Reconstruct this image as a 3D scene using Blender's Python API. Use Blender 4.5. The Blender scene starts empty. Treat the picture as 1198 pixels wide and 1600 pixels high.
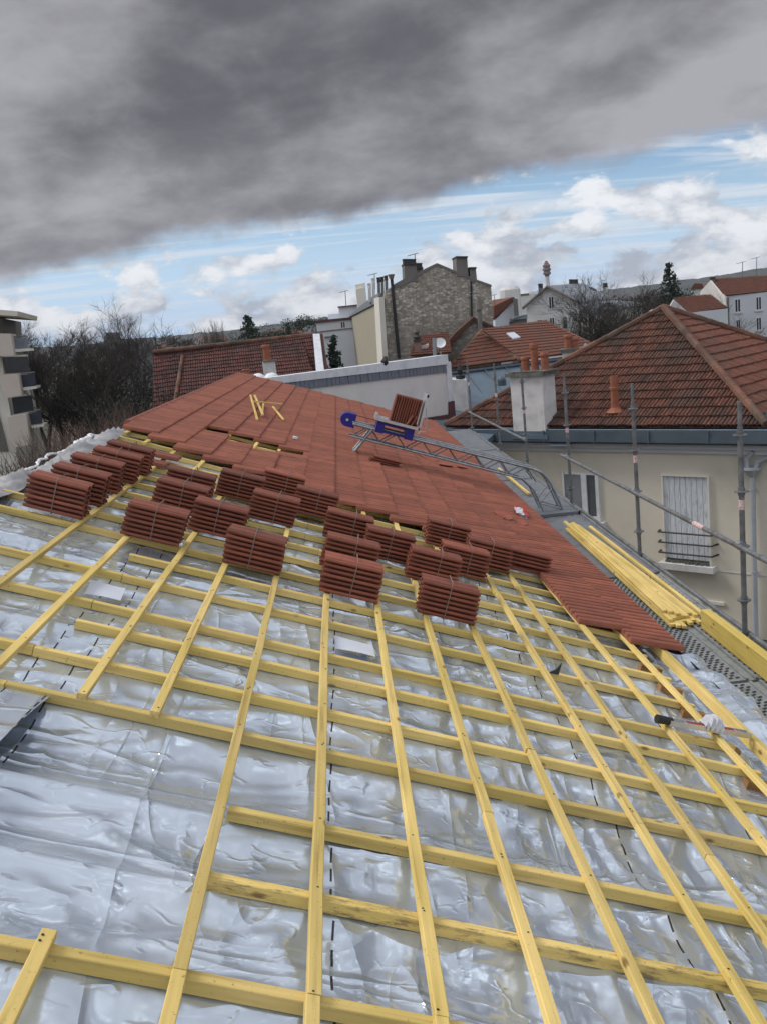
import bpy, bmesh, math, random
import numpy as np
from mathutils import Matrix, Vector
random.seed(7)
rad = math.radians
sc = bpy.context.scene
C = sc.collection
# ------------------------------------------------------------------ camera
FPX = 1457.56
PIT, ROL, YAW, SLOPE = [rad(a) for a in (11.2397, -5.7706, 1.7599, 20.007)]
cy_, sy_, cp_, sp_ = math.cos(YAW), math.sin(YAW), math.cos(PIT), math.sin(PIT)
FW = Vector((sy_*cp_, cy_*cp_, -sp_)); R0 = Vector((cy_, -sy_, 0)); U0 = R0.cross(FW)
RR = math.cos(ROL)*R0 + math.sin(ROL)*U0
UU = -math.sin(ROL)*R0 + math.cos(ROL)*U0
cam_d = bpy.data.cameras.new('camera'); cam = bpy.data.objects.new('camera', cam_d); C.objects.link(cam)
cam_d.sensor_fit = 'VERTICAL'; cam_d.sensor_height = 36; cam_d.lens = FPX/1600*36
cam_d.clip_start = 0.05; cam_d.clip_end = 9000
M = Matrix.Identity(4)
for i in range(3):
    M[i][0], M[i][1], M[i][2] = RR[i], UU[i], -FW[i]
cam.matrix_world = M
sc.camera = cam
# ------------------------------------------------------------------ world
W = bpy.data.worlds.new('World'); sc.world = W; W.use_nodes = True
SUN_EL, SUN_AZ = rad(48), rad(292)      # azimuth from +Y clockwise: veiled sun high ahead to the left
def build_world():
    nt = W.node_tree; N = nt.nodes; L = nt.links; N.clear()
    out = N.new('ShaderNodeOutputWorld')
    def math_(op, a, b=None, c=None, clamp=False):
        n = N.new('ShaderNodeMath'); n.operation = op; n.use_clamp = clamp
        for i, v in enumerate((a, b, c)):
            if v is None: continue
            if hasattr(v, 'is_output') or isinstance(v, bpy.types.NodeSocket): L.new(v, n.inputs[i])
            else: n.inputs[i].default_value = v
        return n.outputs[0]
    def vmath(op, a, b=None):
        n = N.new('ShaderNodeVectorMath'); n.operation = op
        for i, v in enumerate((a, b)):
            if v is None: continue
            if isinstance(v, bpy.types.NodeSocket): L.new(v, n.inputs[i])
            else: n.inputs[i].default_value = v
        return n.outputs['Value'] if op in ('DOT_PRODUCT', 'LENGTH') else n.outputs[0]
    def noise(vec, scale, detail=6, rough=.55, dist=0):
        n = N.new('ShaderNodeTexNoise'); L.new(vec, n.inputs['Vector'])
        n.inputs['Scale'].default_value = scale; n.inputs['Detail'].default_value = detail
        n.inputs['Roughness'].default_value = rough; n.inputs['Distortion'].default_value = dist
        return n.outputs['Fac']
    def ss(v, a, b, lo=0, hi=1):
        n = N.new('ShaderNodeMapRange'); n.interpolation_type = 'SMOOTHSTEP'
        L.new(v, n.inputs['Value'])
        for k, x in zip(('From Min', 'From Max', 'To Min', 'To Max'), (a, b, lo, hi)): n.inputs[k].default_value = x
        return n.outputs['Result']
    def mix(f, a, b):
        n = N.new('ShaderNodeMix'); n.data_type = 'RGBA'
        if isinstance(f, bpy.types.NodeSocket): L.new(f, n.inputs[0])
        else: n.inputs[0].default_value = f
        for i, v in ((6, a), (7, b)):
            if isinstance(v, bpy.types.NodeSocket): L.new(v, n.inputs[i])
            else: n.inputs[i].default_value = (*v, 1)
        return n.outputs[2]
    tc = N.new('ShaderNodeTexCoord'); d = tc.outputs['Generated']
    sep = N.new('ShaderNodeSeparateXYZ'); L.new(d, sep.inputs[0]); z = sep.outputs['Z']
    zc = math_('MAXIMUM', z, 0.0)
    # cloud-layer coordinates (a flat layer seen in perspective)
    inv = math_('DIVIDE', 1.0, math_('ADD', zc, 0.42))
    sc1 = N.new('ShaderNodeVectorMath'); sc1.operation = 'SCALE'; L.new(d, sc1.inputs[0]); L.new(inv, sc1.inputs['Scale'])
    lay = sc1.outputs[0]
    inv2 = math_('DIVIDE', 1.0, math_('ADD', zc, 0.05))
    sc2 = N.new('ShaderNodeVectorMath'); sc2.operation = 'SCALE'; L.new(d, sc2.inputs[0]); L.new(inv2, sc2.inputs['Scale'])
    lay2 = sc2.outputs[0]
    # clear sky behind
    sky = N.new('ShaderNodeTexSky'); sky.sky_type = 'NISHITA'; sky.sun_disc = False
    sky.sun_elevation = SUN_EL; sky.sun_rotation = SUN_AZ; sky.altitude = 100; sky.air_density = 1.0; sky.dust_density = .0; sky.ozone_density = 5.0
    bsky = N.new('ShaderNodeBackground'); L.new(sky.outputs[0], bsky.inputs[0]); bsky.inputs[1].default_value = 0.1
    # high streaky cirrus and low cumulus in the gap
    mp = N.new('ShaderNodeMapping'); L.new(lay2, mp.inputs[0]); mp.inputs['Rotation'].default_value = (0, 0, .5); mp.inputs['Scale'].default_value = (.35, 1.5, 1)
    cir = ss(noise(mp.outputs[0], 1.3, 7, .62, .6), .43, .64)
    stx = N.new('ShaderNodeVectorMath'); stx.operation = 'MULTIPLY'; L.new(d, stx.inputs[0]); stx.inputs[1].default_value = (1, 1, 1.9)
    cn = noise(stx.outputs[0], 11, 10, .58, .2)
    lowb = ss(z, .0, .15, .135, -.09)          # more cumulus close to the horizon
    sidex = ss(sep.outputs['X'], -.15, .5, -.02, .055)
    cum = ss(math_('ADD', math_('ADD', cn, lowb), sidex), .505, .60)
    # shading inside cumulus
    cn2 = noise(stx.outputs[0], 17, 6, .6, .2)
    cumc = mix(ss(math_('ADD', math_('MULTIPLY', cn, .6), math_('MULTIPLY', cn2, .5)), .47, .66), (.40, .44, .52), (.82, .84, .88))
    bcum = N.new('ShaderNodeBackground'); L.new(cumc, bcum.inputs[0]); bcum.inputs[1].default_value = 1.0
    bcir = N.new('ShaderNodeBackground'); bcir.inputs[0].default_value = (.68, .73, .80, 1)
    bhz = N.new('ShaderNodeBackground'); bhz.inputs[0].default_value = (.50, .67, .92, 1)
    m0 = N.new('ShaderNodeMixShader'); L.new(ss(z, .16, -.01), m0.inputs[0]); L.new(bsky.outputs[0], m0.inputs[1]); L.new(bhz.outputs[0], m0.inputs[2])
    m1 = N.new('ShaderNodeMixShader'); L.new(math_('MULTIPLY', cir, .75), m1.inputs[0]); L.new(m0.outputs[0], m1.inputs[1]); L.new(bcir.outputs[0], m1.inputs[2])
    m2 = N.new('ShaderNodeMixShader'); L.new(cum, m2.inputs[0]); L.new(m1.outputs[0], m2.inputs[1]); L.new(bcum.outputs[0], m2.inputs[2])
    # the big dark cloud deck overhead; its edge is a tilted line low in the sky ahead
    edge = vmath('DOT_PRODUCT', d, (.08814, .13547, -.98685))
    en = noise(d, 4.2, 9, .60, .15)
    ev = math_('ADD', edge, math_('MULTIPLY', math_('SUBTRACT', en, .5), .11))
    dark = ss(ev, .030, .006)
    big = noise(lay, 2.0, 6, .50, .25)
    fine = noise(lay, 6.5, 6, .58, .2)
    tone = math_('ADD', math_('MULTIPLY', big, .68), math_('MULTIPLY', fine, .32))
    fringe = ss(ev, -.10, .0, 0, 1)
    tone2 = math_('ADD', ss(tone, .37, .66), math_('MULTIPLY', fringe, .20))
    dcol = mix(math_('MINIMUM', tone2, 1.0), (.115, .113, .132), (.38, .375, .41))
    # clouds behind the viewer are thinner and brighter
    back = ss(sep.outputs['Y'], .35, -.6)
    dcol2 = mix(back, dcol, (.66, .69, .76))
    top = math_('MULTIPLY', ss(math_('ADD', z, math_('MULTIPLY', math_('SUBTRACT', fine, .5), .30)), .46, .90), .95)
    dcol2 = mix(top, dcol2, (.66, .68, .74))      # deck out of view overhead, brightened to light roof and foil from above
    glint_brk = math_('MULTIPLY', ss(fine, .56, .66), ss(z, .36, .50))
    dcol2 = mix(glint_brk, dcol2, (1.9, 1.95, 2.0))      # small bright breaks added out of view overhead to put glints on foil
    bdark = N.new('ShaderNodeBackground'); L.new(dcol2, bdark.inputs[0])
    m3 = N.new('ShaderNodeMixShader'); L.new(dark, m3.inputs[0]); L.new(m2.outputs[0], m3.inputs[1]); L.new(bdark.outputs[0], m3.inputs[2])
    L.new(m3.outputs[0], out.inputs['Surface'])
build_world()
sun_d = bpy.data.lights.new('sun', 'SUN'); sun = bpy.data.objects.new('sun', sun_d); C.objects.link(sun)
sun_d.energy = 2.0; sun_d.angle = rad(20); sun_d.color = (1.0, .95, .88)
sdir = Vector((math.sin(SUN_AZ)*math.cos(SUN_EL), math.cos(SUN_AZ)*math.cos(SUN_EL), math.sin(SUN_EL)))
sun.rotation_euler = sdir.to_track_quat('Z', 'Y').to_euler()
sc.view_settings.view_transform = 'Standard'; sc.view_settings.look = 'None'; sc.view_settings.gamma = 1
sc.view_settings.use_curve_mapping = False; sc.view_settings.exposure = 0.12
sc.cycles.max_bounces = 6

GROUND = -8.5
# ------------------------------------------------------------------ helpers: rays through the calibrated view
def ray(x, y): return FW + RR*((x-599)/FPX) - UU*((y-800)/FPX)
def atd(x, y, dist):                                  # point at a given horizontal distance
    d = ray(x, y); return d*(dist/math.hypot(d.x, d.y))
class Face:                                           # a vertical facade plane
    def __init__(s, x, y, dist, ang):                 # ang: azimuth (deg, clockwise from +Y) of the facade's local +s direction
        s.P = atd(x, y, dist); a = rad(ang)
        s.e = Vector((math.sin(a), math.cos(a), 0)); s.n = Vector((-s.e.y, s.e.x, 0))   # n = left of e (points away when e goes right)
        s.P.z = 0
    def sz(s, x, y):
        d = ray(x, y); t = s.n.dot(s.P)/s.n.dot(d); Q = d*t
        return (Q-s.P).dot(s.e), Q.z
    def mat(s):                                       # local x = s, local y = away (n), z up
        m = Matrix.Identity(4)
        for i in range(3):
            m[i][0], m[i][1], m[i][2], m[i][3] = s.e[i], s.n[i], (0, 0, 1)[i], s.P[i]
        return m
# ------------------------------------------------------------------ materials
MATS = {}
def nodes(name):
    m = bpy.data.materials.new(name); m.use_nodes = True
    nt = m.node_tree; b = nt.nodes['Principled BSDF']; return m, nt, b
def _noise(nt, vec, scale, detail=5, rough=.55, stretch=None, dist=0):
    if stretch:
        mp = nt.nodes.new('ShaderNodeMapping'); mp.inputs['Scale'].default_value = stretch
        nt.links.new(vec, mp.inputs[0]); vec = mp.outputs[0]
    n = nt.nodes.new('ShaderNodeTexNoise'); nt.links.new(vec, n.inputs['Vector'])
    n.inputs['Scale'].default_value = scale; n.inputs['Detail'].default_value = detail
    n.inputs['Roughness'].default_value = rough; n.inputs['Distortion'].default_value = dist
    return n.outputs['Fac']
def _ramp(nt, fac, stops):
    r = nt.nodes.new('ShaderNodeValToRGB'); nt.links.new(fac, r.inputs[0])
    el = r.color_ramp.elements
    while len(el) > 1: el.remove(el[-1])
    for i, (p, c) in enumerate(stops):
        e = el[0] if i == 0 else el.new(p)
        e.position = p; e.color = (*c, 1) if len(c) == 3 else c
    return r.outputs[0]
def _mix(nt, f, a, b, mode='MIX'):
    n = nt.nodes.new('ShaderNodeMix'); n.data_type = 'RGBA'; n.blend_type = mode
    for i, v in ((0, f), (6, a), (7, b)):
        if isinstance(v, bpy.types.NodeSocket): nt.links.new(v, n.inputs[i])
        elif i == 0: n.inputs[0].default_value = v
        else: n.inputs[i].default_value = (*v, 1)
    return n.outputs[2]
def _bump(nt, b, h, strength, dist=.01, prev=None):
    n = nt.nodes.new('ShaderNodeBump'); n.inputs['Strength'].default_value = strength; n.inputs['Distance'].default_value = dist
    nt.links.new(h, n.inputs['Height'])
    if prev is not None: nt.links.new(prev, n.inputs['Normal'])
    nt.links.new(n.outputs[0], b.inputs['Normal']); return n.outputs[0]
def mat(name, col, rough=.7, metal=0, var=.25, scale=3, bump=.0, bscale=40, stretch=None, dark=None, vattr=0, spec=None):
    if name in MATS: return MATS[name]
    m, nt, b = nodes(name); tc = nt.nodes.new('ShaderNodeTexCoord').outputs['Object']
    n = _noise(nt, tc, scale, 6, .6, stretch)
    d = dark or tuple(c*(1-var) for c in col); l = tuple(min(1, c*(1+var*.6)) for c in col)
    c = _ramp(nt, n, [(.3, d), (.5, col), (.72, l)])
    if vattr:
        at = nt.nodes.new('ShaderNodeAttribute'); at.attribute_name = 'rnd'
        mr = nt.nodes.new('ShaderNodeMapRange'); nt.links.new(at.outputs['Fac'], mr.inputs[0])
        mr.inputs[3].default_value = 1-vattr; mr.inputs[4].default_value = 1+vattr
        vm = nt.nodes.new('ShaderNodeVectorMath'); vm.operation = 'SCALE'
        nt.links.new(c, vm.inputs[0]); nt.links.new(mr.outputs[0], vm.inputs['Scale']); c = vm.outputs[0]
    if name == 'bundled_clay_tile':                      # every tile is its own object: fired a little lighter or darker
        oi = nt.nodes.new('ShaderNodeObjectInfo'); mr = nt.nodes.new('ShaderNodeMapRange'); nt.links.new(oi.outputs['Random'], mr.inputs[0])
        mr.inputs[3].default_value = .78; mr.inputs[4].default_value = 1.2
        vm = nt.nodes.new('ShaderNodeVectorMath'); vm.operation = 'SCALE'; nt.links.new(c, vm.inputs[0]); nt.links.new(mr.outputs[0], vm.inputs['Scale']); c = vm.outputs[0]
    nt.links.new(c, b.inputs['Base Color'])
    b.inputs['Roughness'].default_value = rough; b.inputs['Metallic'].default_value = metal
    if spec is not None: b.inputs['Specular IOR Level'].default_value = spec
    if bump:
        _bump(nt, b, _noise(nt, tc, bscale, 4, .6, stretch), bump, .01)
    MATS[name] = m; return m
def wood(name, axis, base=(.70, .52, .165), dark=(.46, .31, .09), dirty=False):
    if name in MATS: return MATS[name]
    m, nt, b = nodes(name); tc = nt.nodes.new('ShaderNodeTexCoord').outputs['Object']
    st = [22, 22, 22]; st[axis] = .9
    g = _noise(nt, tc, 1.6, 7, .62, tuple(st), .35)
    c = _ramp(nt, g, [(.28, dark), (.46, base), (.62, tuple(min(1, x*1.13) for x in base)), (.8, tuple(x*.9 for x in base))])
    big = _noise(nt, tc, 1.3, 3, .5)
    c = _mix(nt, _ramp(nt, big, [(.35, (0, 0, 0)), (.7, (1, 1, 1))]), c, tuple((base[0]*1.0, base[1]*1.0, base[2]*1.5)), 'MIX') if False else c
    pal = _ramp(nt, big, [(.38, (.86, .86, .78)), (.62, (1.04, 1.04, 1.18))])
    c = _mix(nt, 1.0, c, pal, 'MULTIPLY')
    # knots
    st2 = [9, 9, 9]; st2[axis] = 4.0
    mp = nt.nodes.new('ShaderNodeMapping'); mp.inputs['Scale'].default_value = st2; nt.links.new(tc, mp.inputs[0])
    v = nt.nodes.new('ShaderNodeTexVoronoi'); nt.links.new(mp.outputs[0], v.inputs['Vector']); v.inputs['Scale'].default_value = 1
    kf = _ramp(nt, v.outputs['Distance'], [(.0, (1, 1, 1)), (.07, (.8, .8, .8)), (.13, (0, 0, 0))])
    c = _mix(nt, kf, c, (.20, .10, .03))
    # dirt specks
    sp = _noise(nt, tc, 60, 3, .7)
    c = _mix(nt, _ramp(nt, sp, [(.63, (0, 0, 0)), (.72, (.65, .65, .65))]), c, (.14, .08, .03))
    if dirty:
        geo = nt.nodes.new('ShaderNodeNewGeometry'); 
        s2 = [30, 30, 30]; s2[axis] = 6
        dn = _noise(nt, tc, 1.2, 6, .75, tuple(s2))
        c = _mix(nt, _ramp(nt, dn, [(.50, (0, 0, 0)), (.62, (.75, .75, .75))]), c, (.13, .085, .05))
    at = nt.nodes.new('ShaderNodeAttribute'); at.attribute_name = 'rnd'
    mr = nt.nodes.new('ShaderNodeMapRange'); nt.links.new(at.outputs['Fac'], mr.inputs[0])
    mr.inputs[3].default_value = .80; mr.inputs[4].default_value = 1.12
    vm = nt.nodes.new('ShaderNodeVectorMath'); vm.operation = 'SCALE'
    nt.links.new(c, vm.inputs[0]); nt.links.new(mr.outputs[0], vm.inputs['Scale'])
    nt.links.new(vm.outputs[0], b.inputs['Base Color']); b.inputs['Roughness'].default_value = .72
    _bump(nt, b, g, .25, .004)
    MATS[name] = m; return m
WX = wood('treated_wood_along_slope', 0); WY = wood('treated_wood_along_eave', 1)
WXD = wood('soiled_wood_along_slope', 0, dirty=True)
WOLD = wood('old_brown_rafter', 0, (.30, .15, .045), (.14, .06, .02))
TILE = mat('new_clay_tile', (.275, .086, .050), .66, 0, .25, 6, .25, 90, vattr=.17)
TILE2 = mat('bundled_clay_tile', (.235, .068, .039), .58, 0, .28, 7, .25, 90, vattr=.20)
BROKEN = mat('broken_clay', (.30, .08, .05), .8, 0, .4, 20, .4, 60)
def old_tiles(name, a, bcol, moss, vattr=.3):
    m, nt, b = nodes(name); tc = nt.nodes.new('ShaderNodeTexCoord').outputs['Object']
    n1 = _noise(nt, tc, .9, 6, .6); n2 = _noise(nt, tc, 9, 5, .65)
    c = _ramp(nt, n2, [(.32, a), (.66, bcol)])
    c = _mix(nt, _ramp(nt, n1, [(.45, (0, 0, 0)), (.62, (.75, .75, .75))]), c, moss)
    at = nt.nodes.new('ShaderNodeAttribute'); at.attribute_name = 'rnd'
    mr = nt.nodes.new('ShaderNodeMapRange'); nt.links.new(at.outputs['Fac'], mr.inputs[0])
    mr.inputs[3].default_value = 1-vattr; mr.inputs[4].default_value = 1+vattr
    vm = nt.nodes.new('ShaderNodeVectorMath'); vm.operation = 'SCALE'
    nt.links.new(c, vm.inputs[0]); nt.links.new(mr.outputs[0], vm.inputs['Scale'])
    nt.links.new(vm.outputs[0], b.inputs['Base Color']); b.inputs['Roughness'].default_value = .85
    _bump(nt, b, n2, .4, .01); MATS[name] = m; return m
OLDT = old_tiles('weathered_brown_tile', (.050, .020, .014), (.165, .060, .036), (.055, .036, .028), .30)
OLDT2 = old_tiles('weathered_red_tile', (.105, .036, .025), (.185, .066, .041), (.11, .058, .040), .16)
OLDT3 = old_tiles('dark_maroon_tile', (.045, .014, .012), (.12, .036, .028), (.05, .028, .024), .3)
CREAM = mat('cream_render', (.70, .645, .545), .9, 0, .13, .55, .1, 60)
CREAM2 = mat('pale_cream_render', (.76, .73, .66), .9, 0, .08, .5)
WHITE = mat('white_render', (.66, .65, .64), .85, 0, .10, .6)
WHITE2 = mat('bluish_white_render', (.60, .62, .66), .85, 0, .08, .5)
WALLW = mat('party_wall_render', (.68, .65, .64), .88, 0, .10, 1.1, .15, 30)
FRAME = mat('white_painted_frame', (.70, .71, .74), .5, 0, .12, 6)
CORN = mat('white_cornice_paint', (.58, .59, .64), .6, 0, .06, 1)
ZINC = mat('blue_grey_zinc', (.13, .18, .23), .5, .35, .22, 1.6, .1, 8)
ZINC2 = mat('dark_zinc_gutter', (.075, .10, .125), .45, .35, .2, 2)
LEAD = mat('grey_lead', (.20, .22, .27), .55, .4, .25, 5, stretch=(6, 6, .6))
LEADW = mat('pale_coping', (.66, .68, .73), .7, 0, .15, 4)
SLATE = mat('grey_slate', (.22, .24, .27), .6, 0, .2, 2)
DGLASS = mat('dark_glass', (.035, .04, .05), .12, 0, .3, 3)
GGLASS = mat('grey_curtained_glass', (.24, .25, .27), .2, 0, .25, 2)
TERRA = mat('terracotta_pot', (.28, .095, .05), .75, 0, .3, 6)
DARKPOT = mat('sooty_pot', (.05, .045, .045), .8, 0, .3, 6)
CHW = mat('white_chimney_render', (.60, .59, .59), .9, 0, .22, 3, .3, 20)
CEM = mat('mossy_cement', (.14, .14, .12), .95, 0, .4, 6, .5, 20)
GREYR = mat('grey_render', (.17, .16, .15), .9, 0, .2, 1)
MAROON = mat('maroon_trim', (.09, .03, .04), .6, 0, .2, 2)
GALV = mat('galvanised_steel', (.34, .36, .38), .45, .75, .35, 14, .1, 60)
GALVD = mat('weathered_steel_tube', (.20, .21, .22), .55, .6, .45, 10, .15, 60)
ALU = mat('aluminium', (.62, .64, .66), .35, .8, .15, 8)
DECK = mat('grey_deck_panel', (.15, .16, .18), .8, 0, .3, 5, .3, 40)
DECKM = mat('perforated_steel_deck', (.27, .29, .30), .6, .4, .35, 9)
HOLE = mat('dark_hole', (.02, .02, .025), .9)
BLACK = mat('black_plastic', (.015, .016, .018), .5)
IRON = mat('black_iron', (.012, .012, .015), .5)
BLUE = mat('blue_machine_paint', (.012, .012, .22), .45, 0, .2, 6)
RED = mat('red_paint', (.45, .03, .03), .5)
STRAP = mat('beige_strap', (.20, .16, .13), .6, 0, .2, 30)
PAPER = mat('white_paper', (.60, .64, .72), .6, 0, .04, 4)
CLOTH = mat('white_cloth', (.55, .55, .60), .9, 0, .2, 12, .4, 20)
def membrane_mat():
    m, nt, b = nodes('silver_foil_membrane'); tc = nt.nodes.new('ShaderNodeTexCoord').outputs['Object']
    L = nt.links
    n1 = _noise(nt, tc, 1.4, 5, .6)
    c = _ramp(nt, n1, [(.3, (.53, .60, .69)), (.55, (.60, .67, .76)), (.75, (.68, .74, .82))])
    # printed overlap dashes running along the eave direction (object y)
    sep = nt.nodes.new('ShaderNodeSeparateXYZ'); L.new(tc, sep.inputs[0])
    def mth(op, a, v=None, w=None):
        n = nt.nodes.new('ShaderNodeMath'); n.operation = op
        for i, q in enumerate((a, v, w)):
            if q is None: continue
            if isinstance(q, bpy.types.NodeSocket): L.new(q, n.inputs[i])
            else: n.inputs[i].default_value = q
        return n.outputs[0]
    X, Y = sep.outputs['X'], sep.outputs['Y']
    wob = mth('MULTIPLY', mth('SINE', mth('MULTIPLY', Y, 2.1)), .008)
    Xw = mth('ADD', X, wob)
    dash = mth('LESS_THAN', mth('FRACT', mth('MULTIPLY', Y, 9.3)), .66)
    tot = None
    for u0 in (.425, 1.715, -.80, -.965, 2.49):
        l = mth('COMPARE', Xw, u0, .0040)
        tot = l if tot is None else mth('MAXIMUM', tot, l)
    f = mth('MULTIPLY', tot, dash)
    c = _mix(nt, f, c, (.05, .05, .06))
    # dust
    dn = _noise(nt, tc, 120, 2, .6)
    c = _mix(nt, _ramp(nt, dn, [(.73, (0, 0, 0)), (.79, (.7, .7, .7))]), c, (.2, .2, .22))
    L.new(c, b.inputs['Base Color'])
    b.inputs['Metallic'].default_value = .62
    n2 = _noise(nt, tc, 3.0, 4, .5)
    mr = nt.nodes.new('ShaderNodeMapRange'); L.new(n2, mr.inputs[0]); mr.inputs[1].default_value = .3; mr.inputs[2].default_value = .7
    mr.inputs[3].default_value = .13; mr.inputs[4].default_value = .25; L.new(mr.outputs[0], b.inputs['Roughness'])
    prev = None
    for sc_, st, rot, pw, stg, ds in ((1.3, (1, .22, 1), .35, 14, .60, .02), (1.5, (.20, 1.2, 1), -.25, 14, .45, .02), (3.2, (1, .16, 1), -.18, 10, .5, .012)):
        mp = nt.nodes.new('ShaderNodeMapping'); L.new(tc, mp.inputs[0]); mp.inputs['Scale'].default_value = st; mp.inputs['Rotation'].default_value = (0, 0, rot)
        n = nt.nodes.new('ShaderNodeTexNoise'); L.new(mp.outputs[0], n.inputs['Vector']); n.inputs['Scale'].default_value = sc_; n.inputs['Detail'].default_value = 2; n.inputs['Distortion'].default_value = .3; n.inputs['Roughness'].default_value = .45
        rg_ = mth('POWER', mth('SUBTRACT', 1.0, mth('ABSOLUTE', mth('MULTIPLY', mth('SUBTRACT', n.outputs['Fac'], .5), 3.2))), pw)
        rg_ = mth('MAXIMUM', rg_, 0.0)
        prev = _bump(nt, b, rg_, stg, ds, prev)
    # straight, sharp creases between flat facets, each fading in and out
    for sc_, st, rot, stg, off in ((1.35, (1, .45, 1), .5, .9, 0), (1.15, (.4, 1.1, 1), -.3, .9, 7), (2.6, (.35, 1.2, 1), .25, .7, 3), (7.0, (.6, 1, 1), .7, .22, 9)):
        mp = nt.nodes.new('ShaderNodeMapping'); L.new(tc, mp.inputs[0]); mp.inputs['Scale'].default_value = st; mp.inputs['Rotation'].default_value = (0, 0, rot); mp.inputs['Location'].default_value = (off, off*.7, 0)
        dn_ = nt.nodes.new('ShaderNodeTexNoise'); L.new(mp.outputs[0], dn_.inputs['Vector']); dn_.inputs['Scale'].default_value = 1.6*sc_; dn_.inputs['Detail'].default_value = 1
        ma = nt.nodes.new('ShaderNodeVectorMath'); ma.operation = 'MULTIPLY_ADD'; L.new(dn_.outputs['Color'], ma.inputs[0]); ma.inputs[1].default_value = (.12, .12, .12); L.new(mp.outputs[0], ma.inputs[2])
        v2 = nt.nodes.new('ShaderNodeTexVoronoi'); v2.feature = 'DISTANCE_TO_EDGE'; L.new(ma.outputs[0], v2.inputs['Vector']); v2.inputs['Scale'].default_value = sc_
        msk = _noise(nt, mp.outputs[0], 1.7*sc_, 2, .5)
        mm = nt.nodes.new('ShaderNodeMapRange'); mm.interpolation_type = 'SMOOTHSTEP'; L.new(msk, mm.inputs[0]); mm.inputs[1].default_value = .50; mm.inputs[2].default_value = .68
        cz = mth('MULTIPLY', mth('POWER', mth('SUBTRACT', 1.0, mth('MINIMUM', mth('MULTIPLY', v2.outputs['Distance'], 13.0), 1.0)), 1.6), mm.outputs[0])
        prev = _bump(nt, b, cz, stg, .02, prev)
    w1 = _noise(nt, tc, 2.2, 2, .5, (.7, 1, 1), .6); prev = _bump(nt, b, w1, .38, .05, prev)
    w2 = _noise(nt, tc, 24, 2, .5, (1, .5, 1)); prev = _bump(nt, b, w2, .12, .006, prev)
    return m
FOIL = membrane_mat()
FOILG = mat('grey_membrane_underside', (.30, .30, .31), .6, .1, .25, 3, .5, 9)
FOILW = mat('white_membrane_edge', (.72, .73, .76), .6, 0, .1, 5, .3, 20)
def stone_mat():
    m, nt, b = nodes('rubble_stone'); tc = nt.nodes.new('ShaderNodeTexCoord').outputs['Object']
    mp = nt.nodes.new('ShaderNodeMapping'); mp.inputs['Scale'].default_value = (4.6, 4.6, 8.5); nt.links.new(tc, mp.inputs[0])
    dn = nt.nodes.new('ShaderNodeTexNoise'); nt.links.new(mp.outputs[0], dn.inputs['Vector']); dn.inputs['Scale'].default_value = 1.3
    ad = nt.nodes.new('ShaderNodeVectorMath'); ad.operation = 'MULTIPLY_ADD'; nt.links.new(dn.outputs['Color'], ad.inputs[0]); ad.inputs[1].default_value = (.5, .5, .5); nt.links.new(mp.outputs[0], ad.inputs[2])
    v = nt.nodes.new('ShaderNodeTexVoronoi'); nt.links.new(ad.outputs[0], v.inputs['Vector']); v.inputs['Scale'].default_value = 1; v.inputs['Randomness'].default_value = .8
    sp = nt.nodes.new('ShaderNodeSeparateColor'); nt.links.new(v.outputs['Color'], sp.inputs[0])
    big = _noise(nt, tc, .12, 4, .6)
    c = _ramp(nt, sp.outputs[0], [(0, (.23, .20, .165)), (.35, (.33, .295, .245)), (.65, (.42, .385, .33)), (1, (.62, .59, .54))])
    v2 = nt.nodes.new('ShaderNodeTexVoronoi'); v2.feature = 'DISTANCE_TO_EDGE'; nt.links.new(ad.outputs[0], v2.inputs['Vector']); v2.inputs['Scale'].default_value = 1; v2.inputs['Randomness'].default_value = .8
    c = _mix(nt, _ramp(nt, v2.outputs['Distance'], [(.03, (.8, .8, .8)), (.13, (0, 0, 0))]), c, (.22, .20, .17))
    c = _mix(nt, _ramp(nt, big, [(.42, (0, 0, 0)), (.6, (.55, .55, .55))]), c, (.17, .15, .13))
    nt.links.new(c, b.inputs['Base Color']); b.inputs['Roughness'].default_value = .95
    return m
STONE = stone_mat()
BARK = mat('bare_bark', (.048, .041, .036), .95, 0, .3, 3)
BARKR = mat('reddish_twigs', (.14, .088, .07), .95, 0, .35, 2)
IVY = mat('dark_evergreen', (.014, .017, .011), .8, 0, .4, 1.5)
CONI = mat('conifer_green', (.022, .04, .026), .85, 0, .4, 1)
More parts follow.
